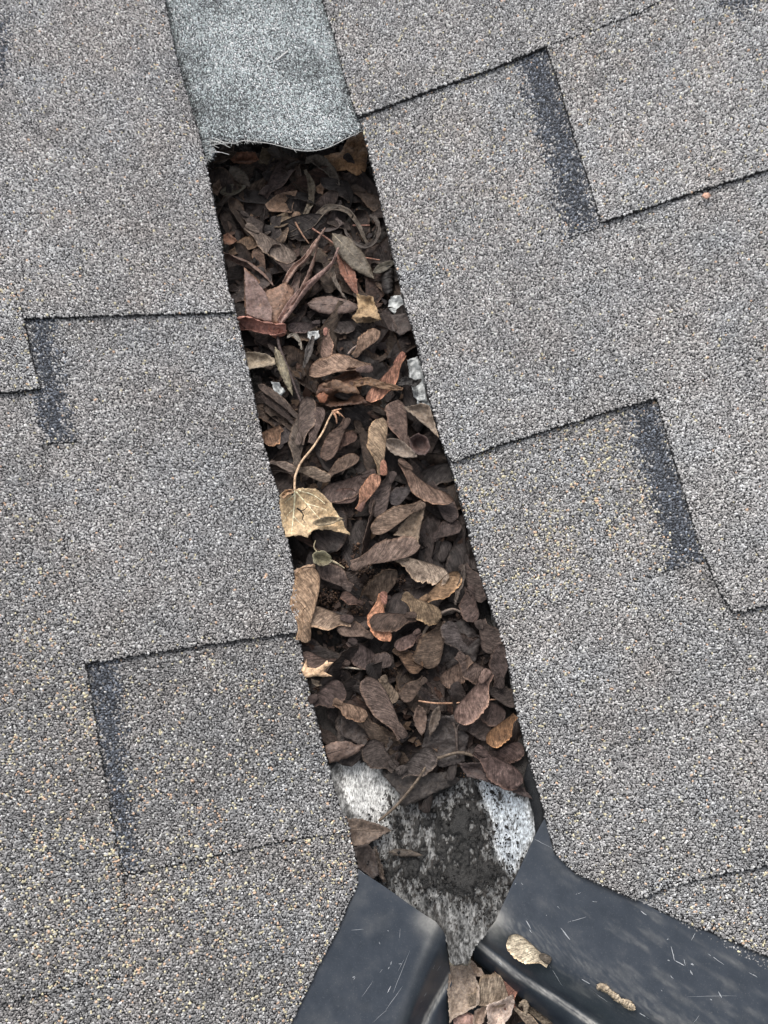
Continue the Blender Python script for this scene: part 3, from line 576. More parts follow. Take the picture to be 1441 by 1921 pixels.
# loose underlayment flap at lower right of the gap
me, M = slab_mesh('flap', [(982, 1462), (990, 1432), (1012, 1440), (1030, 1520), (1026, 1548), (1006, 1580), (1002, 1530)], lambda a, b: -.0015 + 0 * a, Zdeck, .0012, [M_rubber], jit=.3, inner=8, step=3)
o = link('underlayment_flap', me, M=M); tag(o, 'black rubbery underlayment flap peeking out under the right shingle above the drip edge', 'underlayment')
# ------------------------------------------------------------------ drip edges
def loft(rails, N, per, Z=Zdeck):
    C = []
    for pts, h in rails:
        q = catmull(np.array(pts, float), N); C.append(back(q[:, 0], q[:, 1], h * MM, Z))
    C = np.array(C); out = []
    for j in range(N): out.append(catmull(C[:, j], per))
    return np.array(out)       # N x per x 3
def drip(name, rails, label, dust_glintf, chips, seed):
    N, per = 90, 110; G = loft(rails, N, per); P = G.reshape(-1, 3); px, py = proj(P)
    T = P; Nn = np.cross(np.gradient(G, axis=0), np.gradient(G, axis=1)).reshape(-1, 3); Nn /= np.linalg.norm(Nn, axis=1)[:, None] + 1e-12
    if Nn[:, 2].mean() < 0: Nn = -Nn
    B = P - Nn * .0007; f = grid_faces(N, per); n = len(P)
    rim = [j for j in range(per)] + [i * per + per - 1 for i in range(1, N)] + [(N - 1) * per + j for j in range(per - 2, -1, -1)] + [i * per for i in range(N - 2, 0, -1)]
    rf = np.array([[a, b, n + b, n + a] for a, b in zip(rim, rim[1:] + rim[:1])])
    V = np.concatenate([T, B]); F = np.concatenate([f, f[:, ::-1] + n, rf])
    d = dust_glintf(px, py); d = np.r_[d, d]; col = np.stack([d, d, d], 1)  # dust smudges plus the painted hem highlight, stored as vertex colour
    VV = []; FF = []; Kpx, Kpy = px, py; n0 = len(V)
    for (x1, y1, x2, y2, wd) in chips:
        k = 6; t = np.linspace(0, 1, k); sx = x1 + (x2 - x1) * t; sy = y1 + (y2 - y1) * t; L = math.hypot(x2 - x1, y2 - y1) + 1e-6
        nx, ny = -(y2 - y1) / L, (x2 - x1) / L; wv = .75 * wd * np.sin(np.pi * (t * .8 + .1)) * .5
        jj = [random.uniform(-.5, .5) for _ in t]; b = len(VV) + n0
        for i in range(k):
            for s_ in (-1, 1):
                ax = sx[i] + nx * (wv[i] * s_ + jj[i]); ay = sy[i] + ny * (wv[i] * s_ + jj[i])
                q = int(np.argmin((Kpx - ax) ** 2 + (Kpy - ay) ** 2)); VV.append(at_z(ax, ay, P[q, 2] + .00012))
        for i in range(k - 1): FF.append([b + 2 * i, b + 2 * i + 1, b + 2 * i + 3, b + 2 * i + 2])
    V = np.concatenate([V, np.array(VV)]); F = np.concatenate([F, np.array(FF)]); col = np.concatenate([col, np.zeros((len(VV), 3))])
    Vl, M = local(V); me = mesh_np('drip_edge', Vl, F, [4] * len(F), [M_slate, M_chip], True, col)
    mi = np.zeros(len(me.polygons), np.int32); mi[-len(FF):] = 1; me.polygons.foreach_set('material_index', mi)
    o = link('drip_edge', me, M=M); tag(o, label, 'drip edge', 'slate-coloured metal drip edges')
    return P, px, py
railsL = [([(630, 1600), (480, 1921), (400, 2071)], 1), ([(671, 1630), (545, 1921), (480, 2071)], 1), ([(720, 1662), (630, 1880), (550, 2071)], 1), ([(762, 1692), (690, 1880), (610, 2071)], 1),
          ([(797, 1716), (728, 1890), (655, 2071)], 1.1), ([(816, 1728), (745, 1905), (678, 2071)], 1.0), ([(821, 1733), (750, 1909), (683, 2071)], .75), ([(828, 1742), (757, 1917), (692, 2071)], -.4), ([(836, 1757), (768, 1915), (708, 2071)], -2.5),
          ([(842, 1800), (788, 1905), (735, 2060)], -9), ([(846, 1832), (803, 1906), (752, 2040)], -14), ([(848, 1845), (814, 1907), (765, 2040)], -14.2), ([(848, 1858), (828, 1912), (790, 2040)], -17), ([(847, 1880), (843, 1925), (835, 2060)], -23)]
def dust_glintL(px, py):
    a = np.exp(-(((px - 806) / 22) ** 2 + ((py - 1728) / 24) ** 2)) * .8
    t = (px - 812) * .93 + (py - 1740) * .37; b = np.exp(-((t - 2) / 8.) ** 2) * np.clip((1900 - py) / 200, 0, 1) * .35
    h = np.exp(-((polydist(px, py, [(846, 1830), (803, 1905), (752, 2040), (751, 2040), (802, 1904), (845, 1829)]) + 2) / 2.6) ** 2) * 1.7  # bright highlight along the hem, painted as a pale line
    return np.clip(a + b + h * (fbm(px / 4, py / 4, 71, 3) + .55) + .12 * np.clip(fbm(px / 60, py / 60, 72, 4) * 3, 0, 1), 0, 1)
chL = [(659, 1745, 682, 1743, .8), (769, 1783, 738, 1862, .9), (758, 1800, 747, 1822, .8), (727, 1862, 733, 1850, 2), (661, 1834, 666, 1832, 2.5), (663, 1838, 667, 1833, 1.2), (733, 1810, 735, 1803, 2), (728, 1818, 731, 1814, 2), (754, 1808, 748, 1808, 1.6), (712, 1825, 718, 1818, .6), (679, 1870, 700, 1840, .6), (720, 1900, 755, 1850, .7), (790, 1880, 800, 1862, .7), (751, 1741, 749, 1760, .5), (727, 1745, 729, 1747, 1.5), (713, 1772, 711, 1766, .8), (820, 1822, 826, 1812, .5), (700, 1918, 725, 1895, .6), (812, 1818, 816, 1810, .7), (628, 1752, 626, 1748, 1.2), (672, 1630, 684, 1641, .6)]
drip('L', railsL, 'slate metal drip edge at the bottom left of the gap', dust_glintL, chL, 1)
railsR = [([(1046, 1480), (1210, 1640), (1600, 1840)], 1), ([(1024, 1530), (1200, 1710), (1600, 1925)], 1), ([(1003, 1569), (1180, 1745), (1580, 1980)], 1), ([(965, 1650), (1150, 1790), (1510, 2010)], 1),
          ([(938, 1708), (1070, 1800), (1280, 1910), (1520, 2050)], 1.1), ([(930, 1727), (1058, 1808), (1258, 1918), (1490, 2055)], .9), ([(927, 1731), (1054, 1813), (1252, 1922), (1480, 2056)], .6), ([(921, 1739), (1045, 1823), (1235, 1930), (1440, 2060)], -.9),
          ([(907, 1755), (1030, 1842), (1180, 1935), (1350, 2055)], -5), ([(899, 1764), (990, 1833), (1090, 1897), (1300, 2050)], -8.6), ([(895, 1770), (968, 1828), (1050, 1879), (1114, 1923), (1280, 2050)], -8.4), ([(891, 1777), (962, 1836), (1042, 1890), (1090, 1925), (1240, 2050)], -10),
          ([(888, 1786), (960, 1846), (1030, 1900), (1068, 1928), (1200, 2045)], -14), ([(888, 1800), (960, 1858), (1015, 1902), (1045, 1928), (1150, 2040)], -19)]
def dust_glintR(px, py):
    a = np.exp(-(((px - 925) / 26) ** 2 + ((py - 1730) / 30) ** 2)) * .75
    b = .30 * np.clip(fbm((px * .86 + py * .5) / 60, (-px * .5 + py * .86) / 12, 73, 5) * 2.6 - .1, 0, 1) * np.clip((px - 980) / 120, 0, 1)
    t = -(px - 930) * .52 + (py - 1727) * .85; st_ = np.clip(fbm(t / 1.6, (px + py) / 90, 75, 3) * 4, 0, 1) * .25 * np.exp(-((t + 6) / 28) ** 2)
    h = np.exp(-((polydist(px, py, [(895, 1770), (968, 1828), (1050, 1878), (1114, 1922), (1280, 2050), (1280, 2051), (1113, 1923), (1049, 1879), (967, 1829)]) + 2) / 2.4) ** 2) * 1.7  # highlight on the hem roll, painted into the colour
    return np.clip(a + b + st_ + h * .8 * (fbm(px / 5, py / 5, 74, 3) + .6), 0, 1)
chR = [(987, 1727, 996, 1742, 2.2), (993, 1744, 998, 1750, 1.8), (1052, 1741, 1070, 1763, 2.8), (1045, 1700, 1050, 1704, 1.6), (1111, 1691, 1120, 1692, 1.4), (1065, 1730, 1100, 1720, 1), (1080, 1678, 1090, 1674, 1), (1202, 1709, 1213, 1717, 2), (1259, 1775, 1266, 1802, 2), (1266, 1802, 1284, 1811, 2), (1283, 1799, 1286, 1811, 1.5), (1296, 1808, 1302, 1810, 4), (1295, 1820, 1299, 1829, 3), (1252, 1801, 1257, 1803, 2.5), (1328, 1789, 1360, 1811, 1.6), (1091, 1837, 1107, 1846, 2.2), (1200, 1900, 1218, 1912, 2.4), (1348, 1860, 1354, 1872, 2.4), (1405, 1824, 1421, 1833, 1.6), (1290, 1870, 1382, 1868, .6), (1240, 1857, 1244, 1860, 1.2), (1332, 1874, 1336, 1876, 2), (1251, 1763, 1254, 1761, 1.8), (1297, 1764, 1304, 1750, 1.6), (1110, 1858, 1140, 1880, .6), (1030, 1810, 1055, 1850, .6), (1300, 1920, 1312, 1905, .8), (1258, 1830, 1263, 1836, 1.2), (966, 1659, 968, 1657, 1.6), (978, 1656, 981, 1660, 1.2), (1003, 1574, 1037, 1592, .8), (1025, 1716, 1026, 1718, 1.2), (935, 1803, 942, 1811, 1.4)]
DRP, DRx, DRy = drip('R', railsR, 'slate metal drip edge at the bottom right of the gap, scratched and chipped white', dust_glintR, chR, 2)
# ------------------------------------------------------------------ gutter under the corner
def sheet(name, pts, m, parent=None, th=.0008):
    V = np.array(pts, float); n = len(V); V2 = np.concatenate([V, V - [0, 0, th]])
    loops = list(range(n)) + [n + i for i in range(n)][::-1]; cnt = [n, n]
    for i in range(n): j = (i + 1) % n; loops += [j, i, n + i, n + j]; cnt.append(4)
    return V2, loops, cnt
q = [at_z(a, b, -.042) for a, b in [(560, 1690), (1500, 1690), (1560, 2300), (430, 2300)]]
V, lo, cn = sheet('gutter', q, M_gutter); Vl, M = local(V)
gut = link('gutter', mesh_np('gutter', Vl, lo, cn, M_gutter), M=M); tag(gut, 'dark metal gutter below the corner where the two drip edges meet', 'gutter')
c = np.array((ROOF.inverted() @ M).translation)
wp = [at_z(a, b, z_) for a, b, z_ in [(420, 2260, -.042), (1570, 2260, -.042), (1570, 2260, .0), (420, 2260, .0)]]; W = np.array(wp) - c
W2 = np.concatenate([W, W + [0, -.002, 0]])
link('gutter_wall', mesh_np('gutter_wall', W2, [0, 1, 2, 3, 7, 6, 5, 4, 0, 4, 5, 1, 1, 5, 6, 2, 2, 6, 7, 3, 3, 7, 4, 0], [4] * 6, M_gutter), gut)
# ------------------------------------------------------------------ litter builders
ITEMS = []
def frame(A, B, roll=0, up=None):
    X = (B - A); L = np.linalg.norm(X); X /= L; Z = np.array([0, 0, 1.]) if up is None else up
    Y = np.cross(Z, X); Y /= np.linalg.norm(Y); Z = np.cross(X, Y)
    m = Matrix(((X[0], Y[0], Z[0], A[0]), (X[1], Y[1], Z[1], A[1]), (X[2], Y[2], Z[2], A[2]), (0, 0, 0, 1)))
    return m @ Matrix.Rotation(roll, 4, 'X'), L
def wing_mesh(L, W, side=1, bend=0., camber=.0, twist=0., rag=.03, seed=0, tipr=.22, waves=1., nut=True):
    r = random.Random(seed); nx, ny = 44, 13
    u = np.linspace(0, 1, nx); x0 = .13
    t = np.clip((u - x0) / (1 - x0), 0, 1)
    tipr = min(tipr, .22); prof = (.38 + .62 * np.sin(np.clip(t / .5, 0, 1) * math.pi / 2) ** 1.5) * np.sqrt(np.clip(1 - np.clip((t - (1 - tipr * 1.5)) / (tipr * 1.5), 0, 1) ** 2.4, 0, 1))
    prof = np.maximum(prof, .015); prof *= 1 + rag * (vn(u * 24, u * 0, seed) - .5) * 2
    wdt = W * prof
    ysp = -side * W * (.13 + .33 * np.sin(t * 1.25)) + side * W * .40 * t ** 9 + bend * L * 4 * u * (1 - u)
    v = np.linspace(0, 1, ny)
    X = u[:, None] * L + 0 * v[None, :]; Y = ysp[:, None] + side * wdt[:, None] * v[None, :]
    # the tip closes round, not flat
    z = (-.7 if seed % 5 < 3 else .45) * camber * W * (1 - (2 * v[None, :] - 1) ** 2) * (.3 + .7 * t[:, None]) + .07 * W * np.exp(-(v[None, :] / .13) ** 2)
    z = z + waves * .0011 * (fbm(X / .009 + seed, Y / .009, seed + 3, 3)) * 2 + twist * (Y) * (t[:, None] - .3)
    z = z + waves * .0009 * np.sin(u[:, None] * r.uniform(3, 6) + r.uniform(0, 6)) * v[None, :]
    z = z + waves * .00045 * (vn(u[:, None] * 40 + v[None, :] * 6, v[None, :] * 1.5, seed + 9) - .5) * v[None, :] ** .5
    # torn notches along the trailing edge
    V = np.stack([X, Y, z], -1).reshape(-1, 3); F = grid_faces(nx, ny)
    if side < 0: F = F[:, ::-1]
    uv = np.stack([X / L, np.broadcast_to(v, X.shape)], -1).reshape(-1, 2)
    n = len(V); V2 = V - np.array([0, 0, .00022])
    rim = list(range(ny)) + [i * ny + ny - 1 for i in range(1, nx)] + [(nx - 1) * ny + j for j in range(ny - 2, -1, -1)] + [i * ny for i in range(nx - 2, 0, -1)]
    rf = np.array([[a, b, n + b, n + a] for a, b in zip(rim, rim[1:] + rim[:1])])
    if side > 0: rf = rf[:, ::-1]
    F = np.concatenate([F, F[:, ::-1] + n, rf])
    k0 = int(nx * .06); me = mesh_np('wing', np.concatenate([V, V2]), F, [4] * len(F), M_seed, True, None, np.concatenate([uv, uv]))
    # seed case
    nm = None
    if nut:
        a = np.linspace(0, 2 * math.pi, 13)[:-1]; ph = np.linspace(0, math.pi, 9)
        rx = L * .13 + W * .03; ry = W * .21; rz = W * .06; yc = bend * L * .3
        A, Ph = np.meshgrid(a, ph, indexing='ij'); A = A.T; Ph = Ph.T
        xs = rx * .8 - rx * np.cos(Ph); rr = np.sin(Ph) ** .8 * (1 + .12 * np.cos(Ph * 2)); 
        ys = yc + ry * rr * np.cos(A) * (1 - .25 * (xs / rx - .8)) - side * W * .08; zs = rz * rr * np.sin(A) + .0003 + .0003 * vn(xs * 900, A * 2, seed)
        nv = np.stack([xs, ys, zs], -1).reshape(-1, 3)
        i = np.arange(8)[:, None] * 12 + np.arange(12)[None, :]; j = np.arange(8)[:, None] * 12 + (np.arange(12) + 1)[None, :] % 12
        nf = np.stack([i, j, j + 12, i + 12], -1).reshape(-1, 4)
        nuv = np.stack([xs / L, .3 + .2 * np.cos(A)], -1).reshape(-1, 2)
        nm = mesh_np('seed_case', nv, nf, [4] * len(nf), M_seed, True, None, nuv)
    return me, nm
def seed_obj(me, nm, M, col, ncol, label, grp):
    o = link('maple_seed', None, M=ROOF @ M); o.empty_display_size = .01
    link('wing', me, o, color=col)
    if nm: link('seed_case', nm, o, color=ncol)
    tag(o, label, 'maple seed', grp); return o
GS = 'winged maple seeds packed in the roof gap'
SC = 1.15    # colours below are picture colours; this lifts them to surface colour
def colr(c, k=1.0):
    q = lin(c) * k; return np.clip((q * .66 + .34 * q.mean()) * np.array([.98, 1.0, .97]), .006, .8)
hero_px = []
def seed(ax, ay, bx, by, w, side, col, label, lv=1., bend=0., ncol=None, camber=.12, roll=0, dz=(0, 0), Z=Zlit, grp=GS, nut=True, twist=0., rag=.04, tipr=.22, waves=1.):
    sd = len(ITEMS) + 11; h = (.6 + lv * 1.5) * MM + sd * .000004
    A = back(float(ax), float(ay), h + dz[0] * MM, Z); B = back(float(bx), float(by), h + dz[1] * MM, Z)
    M, L = frame(A, B, R(roll)); W = w * .26 * MM * (.97 if Z is Zlit else .95)
    me, nm = wing_mesh(L, W, side, bend, camber, twist, rag, sd, tipr, waves, nut)
    c = colr(col) * SC; nc = colr(ncol) * SC if ncol else c * .85
    o = seed_obj(me, nm, M, c, nc, label, grp); ITEMS.append(o)
    for t in (.2, .5, .8): hero_px.append((ax + (bx - ax) * t, ay + (by - ay) * t, w * .5))
    return o
def ribbon(pts, wid, col, label, name='leaf_strip', cat='dry leaf', lv=1., hs=None, curl=.5, Z=Zlit, grp=None, taper=(.3, 1, .2), twist=0., mt=None, parent=None, psi0=0):
    """curled strip along px points; curl = how far the cross-section wraps (turns)"""
    n = 40; q = catmull(np.array(pts, float), n); hs = hs or [lv * 1.5] * len(pts)
    hh = np.interp(np.linspace(0, 1, n), np.linspace(0, 1, len(hs)), hs) * MM + len(ITEMS) * .000004
    P = back(q[:, 0], q[:, 1], hh, Z)
    T = np.gradient(P, axis=0); T /= np.linalg.norm(T, axis=1)[:, None]; A = np.cross(T, [0, 0, 1.]); A /= np.linalg.norm(A, axis=1)[:, None]; B = np.cross(A, T)
    k = 11; wv = np.interp(np.linspace(0, 1, n), np.linspace(0, 1, len(taper)), taper) * wid * .26 * MM; tw = twist * np.linspace(0, 1, n) + psi0
    V = []
    for j in range(k):
        a = (j / (k - 1) - .5)
        ang = a * curl * 2 * math.pi
        sg = -1 if curl < .5 else 1
        if curl > .01: r = wv / (2 * np.sin(min(curl, .5) * math.pi)) if curl < .5 else wv / 2; xx = r * np.sin(ang); zz = -r * (np.cos(ang) - 1) * -1 + 0; zz = sg * r * (np.cos(ang) - 1)
        else: xx = wv * a; zz = 0 * wv
        if curl >= .5: xx = xx * (1 + .25 * a); zz = zz * (1 + .25 * a)
        xx = xx * (1 + .15 * (vn(np.arange(n) / 5., j + 0 * np.arange(n), len(ITEMS)) - .5) * 2)
        X2 = xx * np.cos(tw) - zz * np.sin(tw); Z2 = xx * np.sin(tw) + zz * np.cos(tw)
        V.append(P + A * X2[:, None] + B * Z2[:, None])
    V = np.stack(V, 1); nn = fbm(np.arange(n)[:, None] / 3. + 0 * np.arange(k)[None, :], np.arange(k)[None, :] / 2.5 + len(ITEMS) * 7., 4, 3); V[..., 2] += nn * .0016 * min(wid / 16., 1.3); V[..., 0] += nn * .0012; V = V + np.random.default_rng(len(ITEMS)).normal(0, .00006, V.shape); V = V.reshape(-1, 3); F = grid_faces(n, k)
    mesh = lambda vl: mesh_np(name, vl, F, [4] * len(F), mt or M_leaf, True)
    if parent is not None:
        c = np.array((ROOF.inverted() @ parent.matrix_world).translation); me = mesh(V - c); o = link(name, me, parent, color=colr(col) * SC)
    else:
        Vl, M = local(V); me = mesh(Vl); o = link(name, me, M=M, color=colr(col) * SC); tag(o, label, cat, grp); ITEMS.append(o)
    so_ = o.modifiers.new('thickness', 'SOLIDIFY'); so_.thickness = .00025; so_.offset = 0
    return o
def stalk(pts, r0, r1, col, label, name='leaf_stalk', cat='leaf stalk', hs=None, Z=Zlit, parent=None, grp=None):
    n = 36; q = catmull(np.array(pts, float), n); hs = hs or [4] * len(pts)
    hh = np.interp(np.linspace(0, 1, n), np.linspace(0, 1, len(hs)), hs) * MM; P = back(q[:, 0], q[:, 1], hh, Z)
    P[:, 2] += .0003 * fbm(np.arange(n) / 7., np.zeros(n) + len(ITEMS), 3, 2)
    V, F = tubes([P], [[r0 * MM, r1 * MM]], 8)
    if parent is not None:
        c = np.array((ROOF.inverted() @ parent.matrix_world).translation); return link(name, mesh_np(name, V - c, F, [4] * len(F), M_leaf, True), parent, color=colr(col) * SC)
    Vl, M = local(V); o = link(name, mesh_np(name, Vl, F, [4] * len(F), M_leaf, True), M=M, color=colr(col) * SC); tag(o, label, cat, grp); ITEMS.append(o); return o
def leafpoly(pts, col, label, name='dry_leaf', cat='dry leaf', lv=1., cup=1., Z=Zlit, grp=None, hf=None, parent=None, seed_=None, bumps=1., jit=.7, spec=None, inner=4):
    sd = len(ITEMS) if seed_ is None else seed_; ol = densify(pts, 3., jit, sd)
    x0, y0 = ol.min(0); x1, y1 = ol.max(0); gx, gy = np.meshgrid(np.arange(x0, x1, inner), np.arange(y0, y1, inner)); gx = gx.ravel(); gy = gy.ravel()
    k = polydist(gx, gy, pts) > 3; v2, F = cdt_poly(ol, np.stack([gx[k], gy[k]], 1))
    d = np.maximum(polydist(v2[:, 0], v2[:, 1], pts), 0); dm = max(d.max(), 1)
    sg = -1 if (sd % 3) else .25
    h = lv * 1.5 * MM + (0 if sg > 0 else .0016 * cup) + sg * cup * (1 - (1 - d / dm) ** 2) * .0017 + bumps * .0022 * fbm(v2[:, 0] / 22, v2[:, 1] / 22, sd, 4) + (.5 + .5 * bumps) * .0010 * fbm(v2[:, 0] / 7, v2[:, 1] / 7, sd + 5, 3) + sd * .000004
    if hf: h = h + hf(v2[:, 0], v2[:, 1]) * MM
    V = back(v2[:, 0], v2[:, 1], h, Z); loops = [i for f in F for i in f]; cnt = [len(f) for f in F]
    if parent is not None:
        c = np.array((ROOF.inverted() @ parent.matrix_world).translation); o = link(name, mesh_np(name, V - c, loops, cnt, M_leaf, True), parent, color=colr(col) * SC)
    else:
        Vl, M = local(V); o = link(name, mesh_np(name, Vl, loops, cnt, M_leaf, True), M=M, color=colr(col) * SC); tag(o, label, cat, grp); ITEMS.append(o)
        hero_px.append((v2[:, 0].mean(), v2[:, 1].mean(), .35 * (x1 - x0)))
    so_ = o.modifiers.new('thickness', 'SOLIDIFY'); so_.thickness = .0003; so_.offset = -1
    return o
def surf_vein(leaf, pts, r, col, name='vein', tip=.12):
    me = leaf.data; co = np.empty(len(me.vertices) * 3, np.float32); me.vertices.foreach_get('co', co); co = co.reshape(-1, 3)
    c = np.array((ROOF.inverted() @ leaf.matrix_world).translation); W_ = co + c; qx, qy = proj(W_)
    q = catmull(np.array(pts, float), 26); P = []
    for a_, b_ in q:
        k_ = np.argsort((qx - a_) ** 2 + (qy - b_) ** 2)[:4]; P.append(at_z(a_, b_, W_[k_, 2].mean() + .00022))
    P = np.array(P); P[1:-1, 2] = (P[:-2, 2] + P[1:-1, 2] + P[2:, 2]) / 3
    V, F = tubes([P], [[r * MM, r * tip * MM]], 6); return link(name, mesh_np(name, V - c, F, [4] * len(F), M_leaf, True), leaf, color=colr(col) * SC)
def lance(ax, ay, bx, by, w, n=10):     # pointed leaf outline
    dx, dy = bx - ax, by - ay; L = math.hypot(dx, dy); nx, ny = -dy / L, dx / L; a = []; b = []
    for i in range(n + 1):
        t = i / n; q = w * .5 * math.sin(math.pi * t ** .8) ** .85 if 0 < t < 1 else 0
        a.append((ax + dx * t + nx * q, ay + dy * t + ny * q)); b.append((ax + dx * t - nx * q, ay + dy * t - ny * q))
    return a + b[::-1][1:-1]
M_zinc = m_plain('bare_zinc', (.25, .26, .26), .4, 500, .0004, .45, .3)
for q_, l_ in [([(733, 556), (752, 552), (762, 566), (770, 592), (740, 590), (728, 578)], 2.4), ([(764, 676), (784, 668), (797, 702), (801, 754), (786, 752), (776, 745), (768, 712)], 2.2), ([(508, 716), (524, 717), (536, 734), (528, 744), (514, 734)], 2.6), ([(578, 622), (598, 619), (601, 632), (588, 642), (577, 634)], 2.6), ([(783, 738), (801, 744), (812, 770), (795, 766), (782, 758)], 2.2)]:
    o = leafpoly(q_, (150, 150, 150), None, 'bare_metal_ridge', lv=l_, cup=.6, parent=pan, bumps=1.5, seed_=4); o.data.materials.clear(); o.data.materials.append(M_zinc)
# ------------------------------------------------------------------ litter, top of the gap
leafpoly([(608, 293), (640, 285), (655, 255), (682, 248), (690, 285), (686, 322), (668, 330), (650, 318), (630, 322)], (150, 106, 58), 'yellow-brown maple leaf in the deep upper right corner of the gap', 'maple_leaf', lv=3, cup=1.5, bumps=2)
leafpoly([(432, 300), (445, 285), (478, 284), (486, 300), (470, 308), (438, 306)], (120, 72, 44), 'rusty crumpled leaf scrap just under the torn fringe at upper left', lv=2.5)
leafpoly([(484, 305), (492, 276), (524, 282), (515, 300), (500, 310)], (98, 82, 60), 'olive-brown leaf scrap just under the fringe, left of centre', lv=2)
leafpoly(lance(431, 312, 470, 350, 26), (92, 80, 70), 'grey fan-shaped dry leaf at upper left below the rusty scrap', lv=2.5)
leafpoly(lance(412, 362, 462, 350, 22), (84, 78, 66), 'small grey-green pointed leaf lying at the left edge near the top', lv=2.6)
leafpoly([(412, 336), (416, 352), (408, 368), (398, 360), (400, 346)], (110, 86, 70), 'small pink-brown scrap against the left shingle near the top', lv=2.5)
seed(494, 366, 541, 302, 40, -1, (78, 62, 60), 'long dark plum wing pointing up to the middle of the torn membrane edge', 2.2, tipr=.12)
leafpoly([(497, 384), (512, 370), (530, 362), (558, 357), (552, 375), (548, 400), (520, 398), (505, 396)], (112, 84, 64), 'brown leaf with a ragged left rim, above the round husk', lv=2.6, cup=1.6)
ribbon([(573, 318), (584, 348), (584, 378), (572, 405), (560, 420)], 15, (108, 96, 80), 'thin pale curved leaf strip hanging down the centre of the upper gap', lv=4, curl=.3, taper=(.3, 1, .8, .15))
ribbon([(574, 303), (596, 304), (616, 320), (637, 348)], 24, (96, 86, 78), 'grey curled leaf below the right half of the torn edge', lv=3.4, curl=.45, taper=(.5, 1, .9, .1))
ribbon([(558, 300), (560, 330), (556, 356)], 14, (74, 54, 42), 'dark brown upright leaf strip beside the thin pale curved one', lv=2, curl=.3)
leafpoly([(592, 352), (604, 343), (610, 352), (606, 366), (596, 362)], (128, 96, 72), 'small square tan scrap in the dark hollow of the upper gap', lv=3)
ribbon([(533, 444), (560, 436), (586, 420), (600, 404), (617, 391), (646, 394), (668, 416), (690, 460)], 17, (90, 78, 68), 'long grey-brown leaf strip arching across the upper gap', lv=3, hs=[2, 3, 4.5, 6, 7, 6, 5, 3], curl=.35, taper=(.4, 1, .9, .6, .2))
ribbon([(694, 404), (706, 412), (710, 434), (700, 456), (682, 463), (660, 452), (646, 430)], 10, (70, 60, 56), 'ring-shaped curled leaf strip beside the right shingles', lv=4.2, curl=.35, taper=(.5, 1, .9, .3))
leafpoly(lance(592, 420, 646, 418, 34), (72, 58, 56), 'dark oval leaf framed by the arching grey strip', lv=1.6)
lf_ = leafpoly(lance(624, 438, 702, 524, 38), (98, 88, 76), 'grey-green pointed leaf right of centre with a pale rim', lv=4.2, cup=2.0)
surf_vein(lf_, [(625, 440), (662, 478), (700, 521)], 0.45, (140, 128, 110), "midrib")
lf_ = leafpoly(lance(699, 511, 744, 489, 18), (88, 82, 72), 'small grey pointed leaf touching the right shingles', lv=4)
surf_vein(lf_, [(700, 510), (742, 490)], 0.3, (120, 112, 98), "midrib")
lf_ = leafpoly(lance(636, 472, 672, 556, 26), (124, 72, 50), 'rust-red pointed leaf under the grey-green pointed one', lv=3)
surf_vein(lf_, [(637, 474), (652, 512), (670, 552)], 0.45, (96, 58, 42), "midrib")
ribbon([(732, 498), (728, 520), (731, 550)], 25, (36, 31, 32), 'black rolled leaf tip by the right shingles above bare metal', lv=4.5, curl=.6, taper=(.6, 1, .9, .3))
seed(432, 478, 487, 450, 34, 1, (104, 80, 58), 'ochre-brown broad wing by the left shingles, above the rolled stem', 3, nut=False)
leafpoly([(418, 440), (428, 436), (448, 452), (432, 462), (420, 458)], (120, 76, 50), 'rusty scrap by the left shingles above the ochre-brown wing', lv=2.6)
seed(463, 424, 556, 486, 37, -1, (112, 98, 90), 'large smooth grey-taupe wing slanting down in the upper left of the gap', 4.2, bend=-.02, camber=.1, waves=.6, tipr=.3)
seed(452, 400, 510, 436, 26, -1, (78, 68, 66), 'dark grey wing tucked behind the large grey-taupe one', 2.6)
seed(508, 478, 553, 512, 26, 1, (92, 74, 70), 'plum-brown wing just below the tip of the large grey-taupe one', 2.8)
seed(498, 520, 484, 466, 26, 1, (96, 72, 58), 'upright brown wing left of the plum-brown one', 2.4)
o = leafpoly(lance(507, 424, 560, 398, 24), (104, 84, 60), 'olive-tan scrap to the left of the round husk', lv=3)
# round husk
a = np.linspace(0, 2 * math.pi, 19)[:-1]; ph = np.linspace(.05, math.pi - .05, 10); c0 = back(557., 406., .0062, Zlit)
A_, Ph = np.meshgrid(a, ph); rr = .0026 * (1 + .08 * vn(A_ * 3, Ph * 4, 3)); V = np.stack([rr * np.sin(Ph) * np.cos(A_), rr * np.sin(Ph) * np.sin(A_), rr * .8 * np.cos(Ph)], -1).reshape(-1, 3)
i = np.arange(9)[:, None] * 18 + np.arange(18)[None, :]; j = np.arange(9)[:, None] * 18 + (np.arange(18) + 1)[None, :] % 18; F = np.stack([i, i + 18, j + 18, j], -1).reshape(-1, 4)
husk = link('seed_husk', mesh_np('seed_husk', V, F, [4] * len(F), M_leaf, True), M=ROOF @ Matrix.Translation(c0.tolist()), color=colr((112, 84, 62)) * SC); tag(husk, 'round brown seed husk in the upper gap with a forked stem below it', 'husk')
stalk([(538, 420), (552, 416), (560, 428), (570, 444), (580, 457)], .7, .35, (140, 100, 74), 'forked orange-brown stem below the round husk', hs=[5, 6, 6, 6, 5], name='stem')
